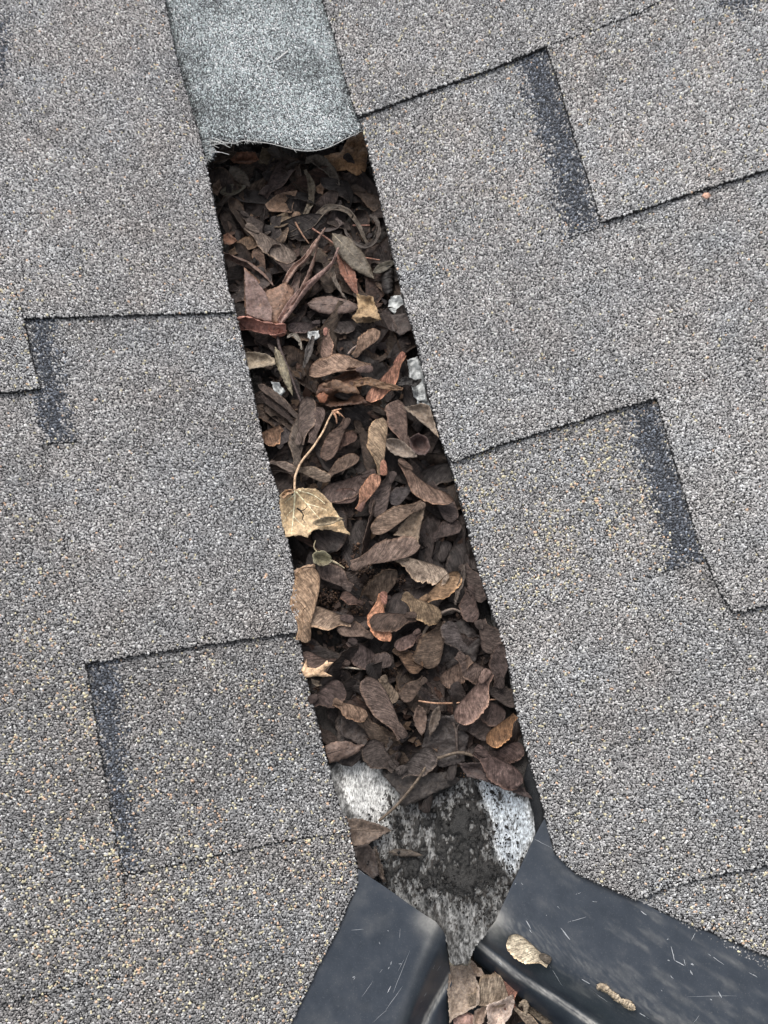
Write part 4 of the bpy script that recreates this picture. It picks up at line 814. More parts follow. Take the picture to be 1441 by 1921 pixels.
# big folded maple leaf with rolled pink lobes
me_l = leafpoly([(457, 502), (470, 512), (492, 532), (503, 545), (520, 538), (537, 528), (552, 545), (548, 570), (530, 590), (524, 610), (512, 608), (502, 606), (478, 598), (461, 592), (458, 560), (459, 530)], (128, 92, 72), 'big folded maple leaf with pink-brown rolled lobes in the upper gap', 'maple_leaf', lv=5, cup=2., bumps=1.6)
leafpoly([(459, 507), (478, 522), (500, 552), (511, 580), (509, 604), (480, 597), (462, 590), (460, 550)], (120, 92, 88), None, 'lobe', lv=6.2, cup=1., parent=me_l)
ribbon([(611, 429), (598, 452), (574, 488), (553, 506), (535, 533)], 11, (150, 116, 104), None, 'rolled_lobe', hs=[9, 9, 9, 8.4, 7.6], curl=.62, psi0=2.2, twist=.8, taper=(.35, .9, 1.1, 1.2, .9), parent=me_l)
ribbon([(636, 466), (625, 496), (600, 522), (574, 548), (548, 580), (527, 608)], 20, (150, 114, 108), None, 'rolled_lobe', hs=[9.5, 10, 10, 9, 8.4, 8], curl=.6, psi0=1.9, twist=.9, taper=(.2, .6, .9, 1.1, .7), parent=me_l)
ribbon([(597, 460), (588, 500), (572, 540), (550, 575)], 13, (118, 88, 78), None, 'rolled_lobe', hs=[7, 8, 8, 7], curl=.6, psi0=2., taper=(.2, .8, 1, .8), parent=me_l)
ribbon([(560, 512), (552, 545), (535, 575), (520, 606)], 22, (88, 66, 60), None, 'lobe', hs=[6.3, 6.8, 7, 6.5], curl=.3, taper=(.3, 1, 1, .5), parent=me_l)
ribbon([(419, 476), (446, 486), (472, 496), (495, 514), (514, 535)], 14, (112, 84, 74), 'rolled brown leaf edge running from the left shingles to the folded maple leaf', 'rolled_leaf', lv=5.5, curl=.6, psi0=2.4, twist=-.9, taper=(.7, 1, .9, .3))
rl = ribbon([(440, 604), (462, 604), (490, 612), (515, 618), (536, 618)], 29, (165, 104, 90), 'red-pink rolled leaf beside the left shingles below the folded maple leaf', 'rolled_leaf', lv=5.6, curl=.58, psi0=2.3, twist=.5, taper=(.75, 1, .85, .8, .55))
ribbon([(505, 613), (520, 618), (537, 622)], 24, (176, 104, 82), None, 'leaf_tip', hs=[8.6, 9, 8], curl=.5, taper=(.6, 1, .4), parent=rl)
lf_ = leafpoly(lance(576, 570, 680, 578, 34), (104, 82, 76), 'wide pointed mauve-brown leaf with reddish crumbs on it', lv=5, cup=2.)
surf_vein(lf_, [(577, 570), (630, 572), (678, 578)], 0.45, (92, 72, 68), "midrib")
leafpoly([(668, 551), (682, 554), (700, 556), (706, 575), (715, 601), (690, 594), (660, 598), (672, 580)], (160, 128, 84), 'curled yellow-tan leaf above the pink-tipped upright seed', lv=6, cup=2, bumps=1.8)
leafpoly([(661, 598), (690, 594), (712, 602), (690, 606), (668, 606)], (120, 96, 66), 'narrow brown underside scrap just beneath the curled yellow-tan leaf', lv=4)
seed(600, 606, 538, 614, 24, 1, (78, 64, 66), 'dark mauve wing pointing left, under the wide mauve-brown leaf', 3.4)
seed(606, 606, 668, 612, 26, -1, (68, 60, 60), 'dark grey wing pointing right, under the wide mauve-brown leaf', 3.2)
ribbon([(624, 500), (628, 530), (640, 552), (652, 566)], 13, (98, 86, 78), 'twisted grey leaf strip right of the folded maple leaf', lv=5, curl=.4, twist=1.5)
stalk([(586, 429), (612, 446), (636, 463), (672, 480), (712, 488)], .55, .4, (150, 98, 78), 'long red-brown stalk crossing behind the folded maple leaf', hs=[6, 6, 5.5, 6, 4])
stalk([(662, 423), (694, 423)], .5, .4, (150, 98, 80), 'short red-brown stalk inside the ring-shaped strip', hs=[4.5, 4.5], cat='leaf stalk')
leafpoly([(732, 590), (768, 588), (775, 618), (750, 630), (736, 620)], (66, 54, 52), 'dark square leaf scrap under the right shingles below the first bare metal patch', lv=3.4)
seed(716, 588, 740, 622, 18, 1, (80, 68, 66), 'small grey wing beside the curled yellow-tan leaf', 4.5)
# ------------------------------------------------------------------ litter, between y 610 and 900
seed(613, 617, 608, 672, 24, 1, (142, 112, 98), 'small upright seed with a pink rounded top, above the broad tan wing', 5, ncol=(160, 104, 90), tipr=.1)
seed(697, 692, 579, 702, 42, -1, (152, 122, 102), 'broad tan ribbed wing pointing left above the dark crumpled leaf', 6.2, ncol=(112, 88, 84), bend=-.08, camber=.16, waves=1.3)
seed(664, 668, 712, 620, 30, 1, (132, 104, 84), 'tan ribbed wing pointing up right, on a thin stem', 5.2)
seed(757, 664, 687, 752, 30, 1, (170, 112, 84), 'orange-tan seed by the right shingles with its wing pointing down left', 6.2, ncol=(160, 98, 76), bend=.04, camber=.05)
leafpoly([(456, 661), (480, 660), (500, 664), (515, 672), (516, 684), (490, 690), (464, 694)], (138, 122, 102), 'pale beige leaf end jutting from under the left shingles', lv=5, cup=2.)
lf_ = leafpoly(lance(516, 650, 550, 744, 17), (120, 110, 88), 'narrow olive-beige leaf left of the dark stalk', lv=5.4)
surf_vein(lf_, [(517, 652), (530, 694), (548, 740)], 0.35, (150, 140, 116), "midrib")
stalk([(521, 632), (526, 656), (540, 690), (552, 722), (566, 758)], .85, .6, (72, 56, 56), 'dark brown stalk slanting down from the red-pink rolled leaf', hs=[7, 7.5, 8, 7.5, 6])
for i_, (p, lb) in enumerate([((484, 720, 560, 784), 'topmost of the three stacked dark wings by the left shingles'), ((490, 742, 556, 798), 'middle of the three stacked dark wings by the left shingles'), ((495, 764, 550, 808), 'lowest of the three stacked dark wings by the left shingles')]):
    seed(p[2], p[3], p[0], p[1], 20, -1, [(84, 70, 64), (76, 62, 58), (92, 76, 66)][i_], lb, 4.6 - i_ * .9, roll=14)
seed(527, 800, 492, 828, 36, 1, (146, 108, 78), 'orange-brown ribbed wing half under the left shingles', 4.6, roll=-5, nut=False)
seed(562, 834, 577, 744, 34, -1, (108, 92, 86), 'tall grey-mauve wing standing left of the golden leaf stalk', 5.6, waves=1.2)
seed(585, 832, 603, 764, 32, 1, (102, 84, 80), 'mauve-brown wing between the tall grey-mauve one and the golden stalk', 5.)
seed(556, 876, 568, 786, 32, 1, (98, 86, 78), 'grey-brown wing below the tall grey-mauve one', 4.4)
seed(520, 838, 556, 805, 34, 1, (78, 70, 72), 'slate-dark broad wing left of the grey-brown one', 3.2)
seed(652, 786, 611, 864, 32, -1, (102, 80, 70), 'ribbed brown wing directly right of the golden stalk', 5.4, camber=.2)
seed(632, 842, 669, 815, 24, 1, (104, 76, 66), 'small reddish wing leaning against the ribbed brown one', 4.2)
seed(718, 890, 716, 783, 38, 1, (144, 120, 92), 'prominent mottled tan wing with an orange seed at its lower end', 7.2, bend=.035, ncol=(172, 112, 84), camber=.1, roll=5, waves=1.1)
seed(762, 838, 744, 751, 40, 1, (104, 82, 74), 'large mauve-brown ribbed wing pointing up, behind the prominent tan one', 5., tipr=.15)
leafpoly(lance(720, 826, 783, 858, 30), (124, 108, 98), 'pale-edged grey leaf right of the prominent tan wing', lv=5.4, cup=2)
seed(752, 862, 852, 940, 32, -1, (120, 94, 80), 'long brown wing arching down to the right shingles, right of the prominent tan one', 5.8, bend=-.12, camber=.2)
leafpoly([(757, 764), (790, 756), (806, 762), (815, 790), (824, 822), (800, 800), (775, 780)], (126, 108, 94), 'grey-tan triangular wing fragment against the right shingles', lv=5.4, cup=2)
leafpoly([(768, 822), (785, 812), (803, 822), (808, 840), (798, 856), (780, 852), (770, 840)], (80, 58, 56), 'rounded dark red-brown husk by the right shingles', lv=4.6, cup=3)
seed(672, 957, 712, 892, 28, 1, (166, 114, 84), 'orange seed below the prominent tan one, wing pointing up', 6.4, ncol=(132, 92, 82), camber=.08)
seed(736, 886, 706, 972, 36, -1, (88, 74, 72), 'dark grey-mauve wing right of the orange one', 5., tipr=.3)
seed(610, 896, 674, 856, 26, 1, (112, 90, 76), 'brown wing pointing up right to the ribbed brown one', 4.2)
seed(704, 888, 602, 930, 40, 1, (90, 72, 68), 'large dark mauve wing above the golden leaf', 4.4, tipr=.3, waves=1.3)
seed(552, 878, 620, 902, 24, 1, (116, 100, 86), 'grey-tan slim wing right of the golden stalk foot', 5)
seed(508, 866, 556, 884, 17, 1, (116, 100, 92), 'pale slim wing left of the golden stalk foot', 5)
seed(606, 944, 670, 930, 32, 1, (92, 70, 66), 'plum wing touching the upper right of the golden leaf', 3.8, tipr=.35)
seed(775, 912, 734, 946, 30, -1, (80, 74, 78), 'slate rounded wing right of the dark grey-mauve one', 4.2, tipr=.35)
# dark crumpled translucent leaf
o = leafpoly([(592, 738), (600, 722), (618, 712), (640, 700), (655, 688), (672, 690), (682, 712), (676, 740), (690, 756), (650, 762), (620, 764), (600, 756)], (78, 48, 30), 'dark red-brown crumpled leaf in the middle of the gap', lv=4.5, cup=1.5, bumps=4, hf=lambda a, b: 3. * np.sin((b - 690) / 6. + (a - 590) / 30.))
leafpoly([(594, 742), (606, 736), (616, 742), (610, 756), (598, 754)], (140, 78, 40), None, 'lobe', lv=7.5, parent=o)
leafpoly([(604, 722), (630, 712), (668, 726), (675, 738), (650, 738), (620, 732)], (108, 76, 52), None, 'lobe', lv=8, parent=o, bumps=3)
ribbon([(664, 722), (690, 716), (720, 724), (756, 730)], 17, (112, 78, 46), 'flat olive-brown strip lying over the orange-tan seed', lv=7.6, curl=.15, taper=(.7, 1, .8, .3))
# golden leaf with its long stalk
GL = leafpoly([(553, 919), (566, 916), (592, 917), (606, 927), (618, 940), (630, 958), (642, 976), (650, 992), (658, 1005), (640, 999), (615, 994), (592, 994), (584, 1000), (578, 1009), (560, 1004), (536, 1008), (530, 985), (524, 950), (524, 930), (532, 922), (544, 926), (549, 932)], (196, 164, 118), 'golden dry leaf with pale veins and a long curved stalk, by the left shingles', 'golden_leaf', lv=5.4, cup=2.2, bumps=1.2, hf=lambda a, b: -.03 * (b - 920) + 2.)
stalk([(553, 921), (553, 905), (555, 890), (566, 866), (588, 838), (607, 808), (616, 788), (625, 772)], .62, .45, (212, 172, 132), None, 'stalk', hs=[10.4, 10.6, 11, 12, 12.5, 12, 11.5, 11], parent=GL)
for (a_, b_, r_) in [((625, 773), (632, 795), .75), ((626, 771), (646, 784), .7), ((624, 772), (640, 767), .7), ((630, 771), (637, 780), .6)]:
    stalk([a_, ((a_[0] + b_[0]) / 2 + 2, (a_[1] + b_[1]) / 2 - 1), b_], r_, .25, (196, 140, 100), None, 'stalk_prong', hs=[11, 12, 10.5], parent=GL)
def onleaf(pts, r, l=7.9): surf_vein(GL, pts, r * 1.3, (250, 232, 196), tip=.3)
onleaf([(553, 921), (552, 950), (547, 1003)], .42, 9.5); onleaf([(555, 922), (575, 945), (604, 978)], .36, 10); onleaf([(560, 920), (590, 930), (622, 955)], .28, 9.4); onleaf([(552, 928), (540, 938), (528, 950)], .26, 9.2); onleaf([(551, 955), (540, 965), (532, 978)], .2, 9.7); onleaf([(550, 968), (562, 980), (574, 990)], .2, 9.9); onleaf([(575, 945), (600, 952), (625, 962)], .2, 10)
surf_vein(GL, [(557, 953), (564, 958), (569, 966), (568, 974), (573, 981)], .5, (22, 16, 12), 'tear', .3); surf_vein(GL, [(564, 959), (571, 956), (578, 949)], .45, (22, 16, 12), 'tear', .3)
leafpoly([(526, 930), (534, 918), (548, 917), (552, 924), (540, 928), (532, 936)], (150, 112, 76), None, 'curled_rim', lv=8.4, parent=GL, cup=2)
leafpoly(lance(586, 982, 645, 972, 17), (138, 120, 92), 'small grey-tan leaflet lying on the golden leaf', lv=8.3, cup=1.5)
# ------------------------------------------------------------------ litter, below the golden leaf
seed(794, 944, 698, 1000, 36, -1, (120, 98, 82), 'long brown wing running down left from a raised tip, below the orange one', 7, tipr=.3, camber=.12)
leafpoly([(795, 942), (797, 955), (790, 985), (784, 1020), (760, 1010), (738, 1004), (760, 975)], (116, 96, 78), 'triangular grey-brown folded wing sharing the raised tip', lv=4.8, cup=1.5)
seed(660, 1062, 788, 1022, 44, 1, (120, 98, 88), 'broad taupe ribbed wing just above the dirt crumbs', 6.4, tipr=.2, camber=.18, waves=1.3)
seed(738, 1042, 843, 1084, 37, -1, (150, 132, 116), 'pale grey wing with a torn serrated end, pointing to the right shingles', 6, rag=.13, tipr=.14, camber=.1)
seed(790, 1132, 862, 1074, 33, -1, (152, 118, 80), 'golden-brown ribbed wing pointing up right below the pale torn one', 6, tipr=.25)
seed(568, 1202, 584, 1062, 50, 1, (158, 128, 98), 'long tan ribbed wing standing along the left shingles', 6.4, tipr=.2, camber=.2, bend=-.02)
leafpoly([(547, 1082), (552, 1070), (575, 1060), (590, 1058), (592, 1066), (570, 1076), (552, 1088)], (150, 118, 92), 'small brown curl at the top of the long tan wing', lv=5.4)
o = leafpoly([(586, 1040), (596, 1034), (610, 1034), (620, 1042), (625, 1052), (616, 1060), (600, 1062), (588, 1056)], (134, 128, 100), 'round ribbed grey-green elm seed below the golden leaf', 'elm_seed', 'elm seed', lv=6, cup=3.)
stalk([(594, 1034), (589, 1026), (592, 1014)], .4, .25, (140, 128, 100), None, 'stem', hs=[9, 9, 8], parent=o)
stalk([(622, 1052), (634, 1058), (646, 1066)], .7, .3, (176, 160, 130), None, 'stem', hs=[8.5, 8, 7], parent=o)
seed(660, 1104, 596, 1066, 36, -1, (94, 78, 74), 'mauve-grey wing between the tan wing and the dirt crumbs', 4.8, tipr=.25)
seed(660, 1166, 568, 1146, 40, 1, (158, 132, 110), 'pale tan wing pointing left, crossing the foot of the long tan one', 5.6, ncol=(92, 74, 72), tipr=.2)
seed(680, 1134, 641, 1112, 20, 1, (100, 74, 66), 'small red-brown wing above the curved orange seed', 4.6)
seed(720, 1112, 730, 1204, 36, -1, (196, 130, 88), 'bright orange curved seed in the lower middle of the gap', 6.6, bend=-.13, ncol=(160, 104, 86), camber=.1, tipr=.25)
seed(780, 1156, 693, 1166, 36, 1, (90, 70, 60), 'dark ribbed wing overlapping the curved orange seed', 7.2, camber=.15, waves=1.2)
seed(757, 1118, 828, 1160, 38, -1, (128, 106, 78), 'olive-brown wing with a pale frilled edge right of the dark ribbed one', 7.2, rag=.08, camber=.2, tipr=.3)
stalk([(826, 1152), (838, 1146), (850, 1143), (864, 1148)], .9, .5, (110, 94, 86), 'grey curved stalk tip by the right shingles below the golden-brown wing', hs=[8, 8, 8, 7])
stalk([(808, 1168), (798, 1182), (790, 1200), (786, 1214)], .8, .6, (104, 90, 80), 'short grey stalk below the frilled wing', hs=[6, 6, 6, 5.5])
seed(700, 1192, 632, 1180, 30, -1, (110, 90, 80), 'smooth brown wing pointing left under the curved orange seed', 5, tipr=.3)
seed(788, 1184, 740, 1214, 24, 1, (106, 82, 78), 'small mauve wing below the frilled one', 5.4, tipr=.3)
seed(655, 1244, 568, 1224, 28, 1, (98, 78, 72), 'arched brown wing above the forked tan leaf scrap', 4.6, bend=.12, tipr=.3)
seed(655, 1200, 702, 1246, 40, -1, (80, 66, 66), 'dark grey-mauve wing below the smooth brown one', 4, tipr=.35)
seed(690, 1256, 736, 1236, 30, 1, (84, 70, 68), 'rounded dark wing right of the white-grey stalk', 4.6, tipr=.4)
leafpoly([(575, 1236), (577, 1252), (592, 1254), (605, 1247), (614, 1239), (616, 1243), (626, 1243), (612, 1254), (606, 1260), (615, 1264), (624, 1269), (608, 1270), (592, 1268), (573, 1272), (566, 1258)], (216, 172, 128), 'forked bright tan oak-leaf scrap sticking out from the left shingles', 'oak_leaf_scrap', lv=8., cup=1., bumps=.6, jit=.4, inner=4)
stalk([(618, 1251), (648, 1252), (680, 1256)], .65, .35, (186, 170, 152), 'white-grey stalk right of the forked tan leaf scrap', hs=[6, 6, 5.6])
leafpoly([(584, 1274), (602, 1278), (604, 1286), (594, 1288), (586, 1282)], (120, 102, 84), 'small tan wing end just beneath the forked leaf scrap', lv=4.5)
seed(742, 1216, 786, 1262, 34, 1, (100, 74, 52), 'olive-brown rounded wing in the lower gap, below the small mauve wing', 4.6, tipr=.35)
seed(752, 1215, 800, 1248, 26, -1, (88, 72, 68), 'grey-brown wing overlapping the olive-brown rounded one', 4.)
seed(835, 1168, 800, 1254, 50, -1, (92, 74, 60), 'large strongly ribbed dark wing right of the olive-brown rounded one', 5, camber=.15, waves=1.4, tipr=.12)
seed(872, 1222, 838, 1166, 34, 1, (80, 72, 74), 'slate-grey wing above the pink-tipped wing', 5.4)
seed(858, 1228, 912, 1274, 36, -1, (94, 76, 70), 'ribbed brown wing running down right to the pink-tipped one', 5, waves=1.3)
seed(882, 1236, 828, 1282, 36, 1, (104, 82, 70), 'ribbed wing left of the pink-tipped one', 4.6, waves=1.5)
seed(918, 1260, 856, 1354, 44, 1, (132, 104, 96), 'large pink-tipped mauve wing in the lower right of the gap', 7, tipr=.3, camber=.14, bend=.02)
seed(900, 1164, 925, 1226, 44, 1, (82, 68, 64), 'broad dark wing under the lower right shingles', 4.4, tipr=.2)
seed(755, 1384, 686, 1270, 42, 1, (98, 80, 74), 'long ribbed brown wing slanting through the lower gap', 5.6, tipr=.3, camber=.15, bend=-.03)
seed(716, 1270, 742, 1318, 34, -1, (128, 110, 92), 'brown wing with a pale frayed tan tip right of the long slanting one', 5.2, rag=.08, tipr=.15)
seed(797, 1272, 757, 1316, 28, -1, (94, 76, 66), 'dark fan-shaped wing with a pale rim above the thin orange stalk', 5.2, tipr=.12)
stalk([(785, 1315), (815, 1319), (850, 1319), (890, 1316), (936, 1311)], .45, .4, (186, 134, 98), 'thin orange stalk lying across the lower gap', hs=[5.6, 6, 6.2, 6, 5.4])
seed(966, 1340, 914, 1395, 34, 1, (142, 100, 56), 'golden-brown wing by the lower right shingles', 6, nut=False, tipr=.3, camber=.12)
seed(626, 1316, 690, 1344, 28, -1, (142, 112, 90), 'tan ribbed wing in the lower left of the gap', 5.8, rag=.07, tipr=.2)
seed(582, 1318, 644, 1284, 44, -1, (80, 64, 62), 'large dark wing by the left shingles above the tan ribbed one', 4.8, tipr=.3)
lf_ = leafpoly([(610, 1400), (625, 1392), (650, 1390), (668, 1398), (688, 1396), (672, 1412), (645, 1424), (618, 1432)], (102, 80, 72), 'crinkled dark leaf at the lower left edge of the litter', lv=4.2, cup=2.2, bumps=1.6)
surf_vein(lf_, [(612, 1414), (650, 1404), (684, 1397)], 0.4, (80, 62, 56), "midrib")
seed(742, 1442, 688, 1392, 44, 1, (74, 64, 62), 'broad sooty wing above the left bare metal patch', 4.2, waves=1.3, tipr=.3)
seed(748, 1452, 814, 1408, 42, -1, (82, 74, 74), 'large dark grey wing at the foot of the litter', 5, waves=1.2, tipr=.35)
leafpoly([(715, 1448), (745, 1446), (790, 1452), (835, 1448), (864, 1462), (850, 1474), (810, 1490), (790, 1500), (762, 1512), (748, 1506), (752, 1492), (735, 1474)], (64, 57, 56), 'flat sooty leaf forming the lowest point of the litter', lv=1.8, cup=1.2, bumps=1.)
seed(892, 1406, 980, 1470, 44, -1, (88, 68, 66), 'large red-black wing at the lower right end of the litter', 5, waves=1.5, camber=.2)
leafpoly([(860, 1432), (900, 1430), (960, 1460), (985, 1480), (1000, 1500), (940, 1478), (900, 1462), (876, 1458)], (68, 54, 54), 'dark ribbed leaf flap above the right bare metal patch', lv=3., cup=1.6)
stalk([(888, 1418), (862, 1412), (830, 1420), (806, 1430), (780, 1468), (745, 1510), (711, 1540)], .75, .6, (104, 88, 74), 'long grey-brown stalk bent across the foot of the litter', hs=[6, 7, 7, 7, 6, 5, 3])
stalk([(850, 1355), (856, 1372), (857, 1395), (859, 1422)], .7, .5, (84, 70, 66), 'dark forked stem hanging below the pink-tipped wing', hs=[6, 6, 6, 5])
stalk([(866, 1352), (860, 1362), (856, 1374)], .5, .5, (84, 70, 66), 'short prong joining the dark stem below the pink-tipped wing', hs=[6, 6, 6])
seed(868, 1060, 905, 1130, 36, 1, (78, 64, 60), 'dark wing by the right shingles beside the golden-brown one', 3.6, waves=1.3)
seed(935, 1290, 950, 1210, 38, 1, (74, 60, 58), 'tall dark wing against the right shingles above the pink-tipped one', 4.2, waves=1.4)
seed(880, 1100, 888, 1168, 34, -1, (84, 66, 62), 'red-brown speckled wing by the right shingles above the broad dark one', 4., waves=1.2)
seed(905, 1290, 972, 1322, 32, 1, (70, 60, 58), 'blackish wing pointing to the right shingles above the golden-brown one', 3.4)
seed(918, 1420, 982, 1400, 34, -1, (84, 64, 60), 'maroon wing by the right shingles below the golden-brown one', 3.8, waves=1.3)
seed(806, 905, 850, 980, 34, 1, (72, 60, 60), 'dark wing by the right shingles below the long arching one', 3.2, waves=1.2)
seed(812, 1010, 866, 985, 32, 1, (78, 64, 62), 'mauve-black wing by the right shingles right of the triangular fold', 3.)
leafpoly([(640, 1340), (690, 1350), (740, 1392), (720, 1420), (680, 1400), (640, 1380)], (62, 52, 50), 'dark matted leaf beneath the tan ribbed wing at lower left', lv=1.6, cup=1, bumps=1.6)
leafpoly([(800, 1350), (850, 1340), (880, 1380), (870, 1430), (830, 1440), (790, 1420)], (60, 52, 52), 'dark matted leaf under the forked stem at the foot of the litter', lv=1.8, cup=1, bumps=1.6)
leafpoly([(820, 1180), (870, 1160), (905, 1200), (890, 1250), (850, 1262), (815, 1240)], (58, 50, 50), 'dark matted leaf beneath the strongly ribbed wing', lv=1.8, cup=1, bumps=1.6)
leafpoly(lance(786, 1322, 792, 1382, 26), (96, 74, 64), 'narrow brown leaf hanging below the left end of the orange stalk', lv=4)
leafpoly(lance(824, 1324, 806, 1384, 18), (88, 74, 66), 'narrow grey leaf right of the hanging brown one', lv=4)
seed(902, 1308, 944, 1352, 42, -1, (78, 62, 60), 'dark ribbed wing right of the pink-tipped one, below the stalk', 4, waves=1.4)
seed(864, 1360, 920, 1382, 34, 1, (78, 66, 64), 'sooty wing left of the golden-brown one', 3.6, tipr=.3)
lf_ = leafpoly([(646, 1536), (680, 1536), (712, 1546), (735, 1558), (712, 1570), (690, 1584), (665, 1588), (655, 1575)], (104, 86, 76), 'brown leaf stuck on the metal below the left bare patch', lv=1.6, cup=1.4, Z=Zfloor)
surf_vein(lf_, [(648, 1556), (690, 1558), (734, 1559)], 0.4, (126, 106, 92), "midrib")
lf_ = leafpoly(lance(728, 1598, 794, 1604, 15), (72, 62, 56), 'small dark pointed leaf stuck in the mud on the metal', lv=1.4, cup=1, Z=Zfloor)
surf_vein(lf_, [(730, 1598), (792, 1604)], 0.3, (92, 80, 70), "midrib")
leafpoly([(664, 1590), (690, 1582), (704, 1600), (712, 1640), (700, 1650), (672, 1628)], (58, 48, 46), 'dark leaf wedged above the tip of the left drip edge', lv=1.8, cup=1.6, Z=Zfloor)
ribbon([(704, 1588), (708, 1620), (722, 1655)], 15, (76, 64, 58), 'narrow curled leaf above the left drip edge', lv=2, curl=.35, Z=Zfloor)
stalk([(780, 640 - 20), (778, 672), (776, 690)], .5, .4, (92, 74, 66), 'short dark stem by the right shingles beside bare metal', hs=[6, 6, 6]) if False else None
stalk([(653, 664), (664, 652), (680, 645), (692, 642)], .5, .35, (150, 126, 118), 'thin pinkish stem behind the tan ribbed wing', hs=[6, 6, 6.5, 6])
ribbon([(740, 722), (762, 716), (778, 720), (790, 712)], 16, (44, 40, 40), 'black curled scrap between two bare metal patches by the right shingles', lv=5, curl=.3, taper=(.3, 1, .9, .2))
ribbon([(538, 634), (552, 628), (562, 642), (566, 656)], 9, (120, 112, 104), 'thin grey curl in front of the upper bare metal glimpse', lv=5, curl=.3)
ribbon([(588, 630), (580, 660), (570, 690)], 14, (72, 66, 66), 'dark slate strip left of the pink-topped seed', lv=4, curl=.4)
ribbon([(870, 1060), (868, 1085), (858, 1110), (855, 1135)], 11, (84, 72, 66), 'thin curled strip against the right shingles below the pale torn wing', lv=5, curl=.4)
# ------------------------------------------------------------------ seeds filling the bed
r = random.Random(5)
VAR = [wing_mesh(.0285, .0295 * wv * .82, sd, bd, cb, tw, .05, 300 + i, tr, 1.3) for i, (wv, sd, bd, cb, tw, tr) in enumerate(
    [(.36, 1, 0, .15, .2, .25), (.42, -1, .02, .2, -.2, .3), (.34, 1, .06, .1, .3, .2), (.40, -1, -.05, .25, .1, .25), (.46, 1, 0, .12, -.3, .35), (.38, -1, .08, .3, .2, .2), (.33, 1, -.06, .2, -.1, .15), (.44, -1, 0, .1, .4, .3), (.30, 1, .03, .35, .2, .2), (.41, -1, .1, .15, 0, .3)])]
zones = [(0, 400, 'under the torn membrane edge'), (400, 520, 'around the arching strips'), (520, 640, 'near the folded maple leaf'), (640, 780, 'near the dark crumpled leaf'), (780, 915, 'level with the golden stalk'), (915, 1020, 'level with the golden leaf'), (1020, 1120, 'level with the dirt crumbs'), (1120, 1225, 'near the curved orange seed'), (1225, 1300, 'near the forked tan scrap'), (1300, 1375, 'near the pink-tipped wing'), (1375, 1600, 'at the foot of the litter')]
tones = [((66, 55, 54), 'sooty brown'), ((80, 66, 62), 'mauve-brown'), ((88, 70, 58), 'umber'), ((74, 66, 66), 'slate-grey'), ((92, 66, 56), 'red-brown'), ((104, 86, 72), 'grey-tan'), ((58, 50, 50), 'blackish')]
tw_ = [5, 5, 4, 3, 2, 1.2, 3]
fill = []; tries = 0
GE_L = [(388, 300), (416, 440), (443, 590), (480, 760), (508, 880), (545, 1030), (562, 1170), (590, 1330), (622, 1450)]; GE_R = [(690, 290), (728, 440), (757, 565), (790, 680), (836, 850), (882, 1010), (925, 1150), (958, 1270), (985, 1400), (995, 1450)]
gl = lambda y: np.interp(y, [p[1] for p in GE_L], [p[0] for p in GE_L]); gr = lambda y: np.interp(y, [p[1] for p in GE_R], [p[0] for p in GE_R])
while len(fill) < 215 and tries < 9000:
    tries += 1; y = r.uniform(275, 1455); a, b = gl(y), gr(y); x = r.uniform(a - 2, b + 2)
    if y > 1415 and (x < 735 or x > 860): continue
    if any((x - h[0]) ** 2 + (y - h[1]) ** 2 < 26 ** 2 for h in holes_at): continue
    if any((x - h[0]) ** 2 + (y - h[1]) ** 2 < (h[2] * 1.15) ** 2 for h in crumbs_at) and r.random() < .97: continue
    if any((x - f[0]) ** 2 + (y - f[1]) ** 2 < 15 ** 2 for f in fill): continue
    n_ = sum(1 for h in hero_px if (x - h[0]) ** 2 + (y - h[1]) ** 2 < (h[2] * .8) ** 2)
    if n_ and r.random() < .75: continue
    ti = r.choices(range(7), tw_)[0]; fill.append([x, y, ti, r.random()])
fill.sort(key=lambda f: f[1]); keyd = {}
for f in fill:
    x, y, ti, q = f; a, b = gl(y), gr(y); t = (x - a) / (b - a); sidew = 'by the left shingles' if t < .3 else ('by the right shingles' if t > .7 else 'mid-gap'); zn = [z_[2] for z_ in zones if z_[0] <= y < z_[1]][0]
    f.append((tones[ti][1], sidew, zn)); keyd.setdefault(f[4], []).append(f)
ordw = ['highest', 'second highest', 'third highest', 'fourth highest', 'fifth highest', 'sixth highest', 'seventh highest', 'eighth highest']
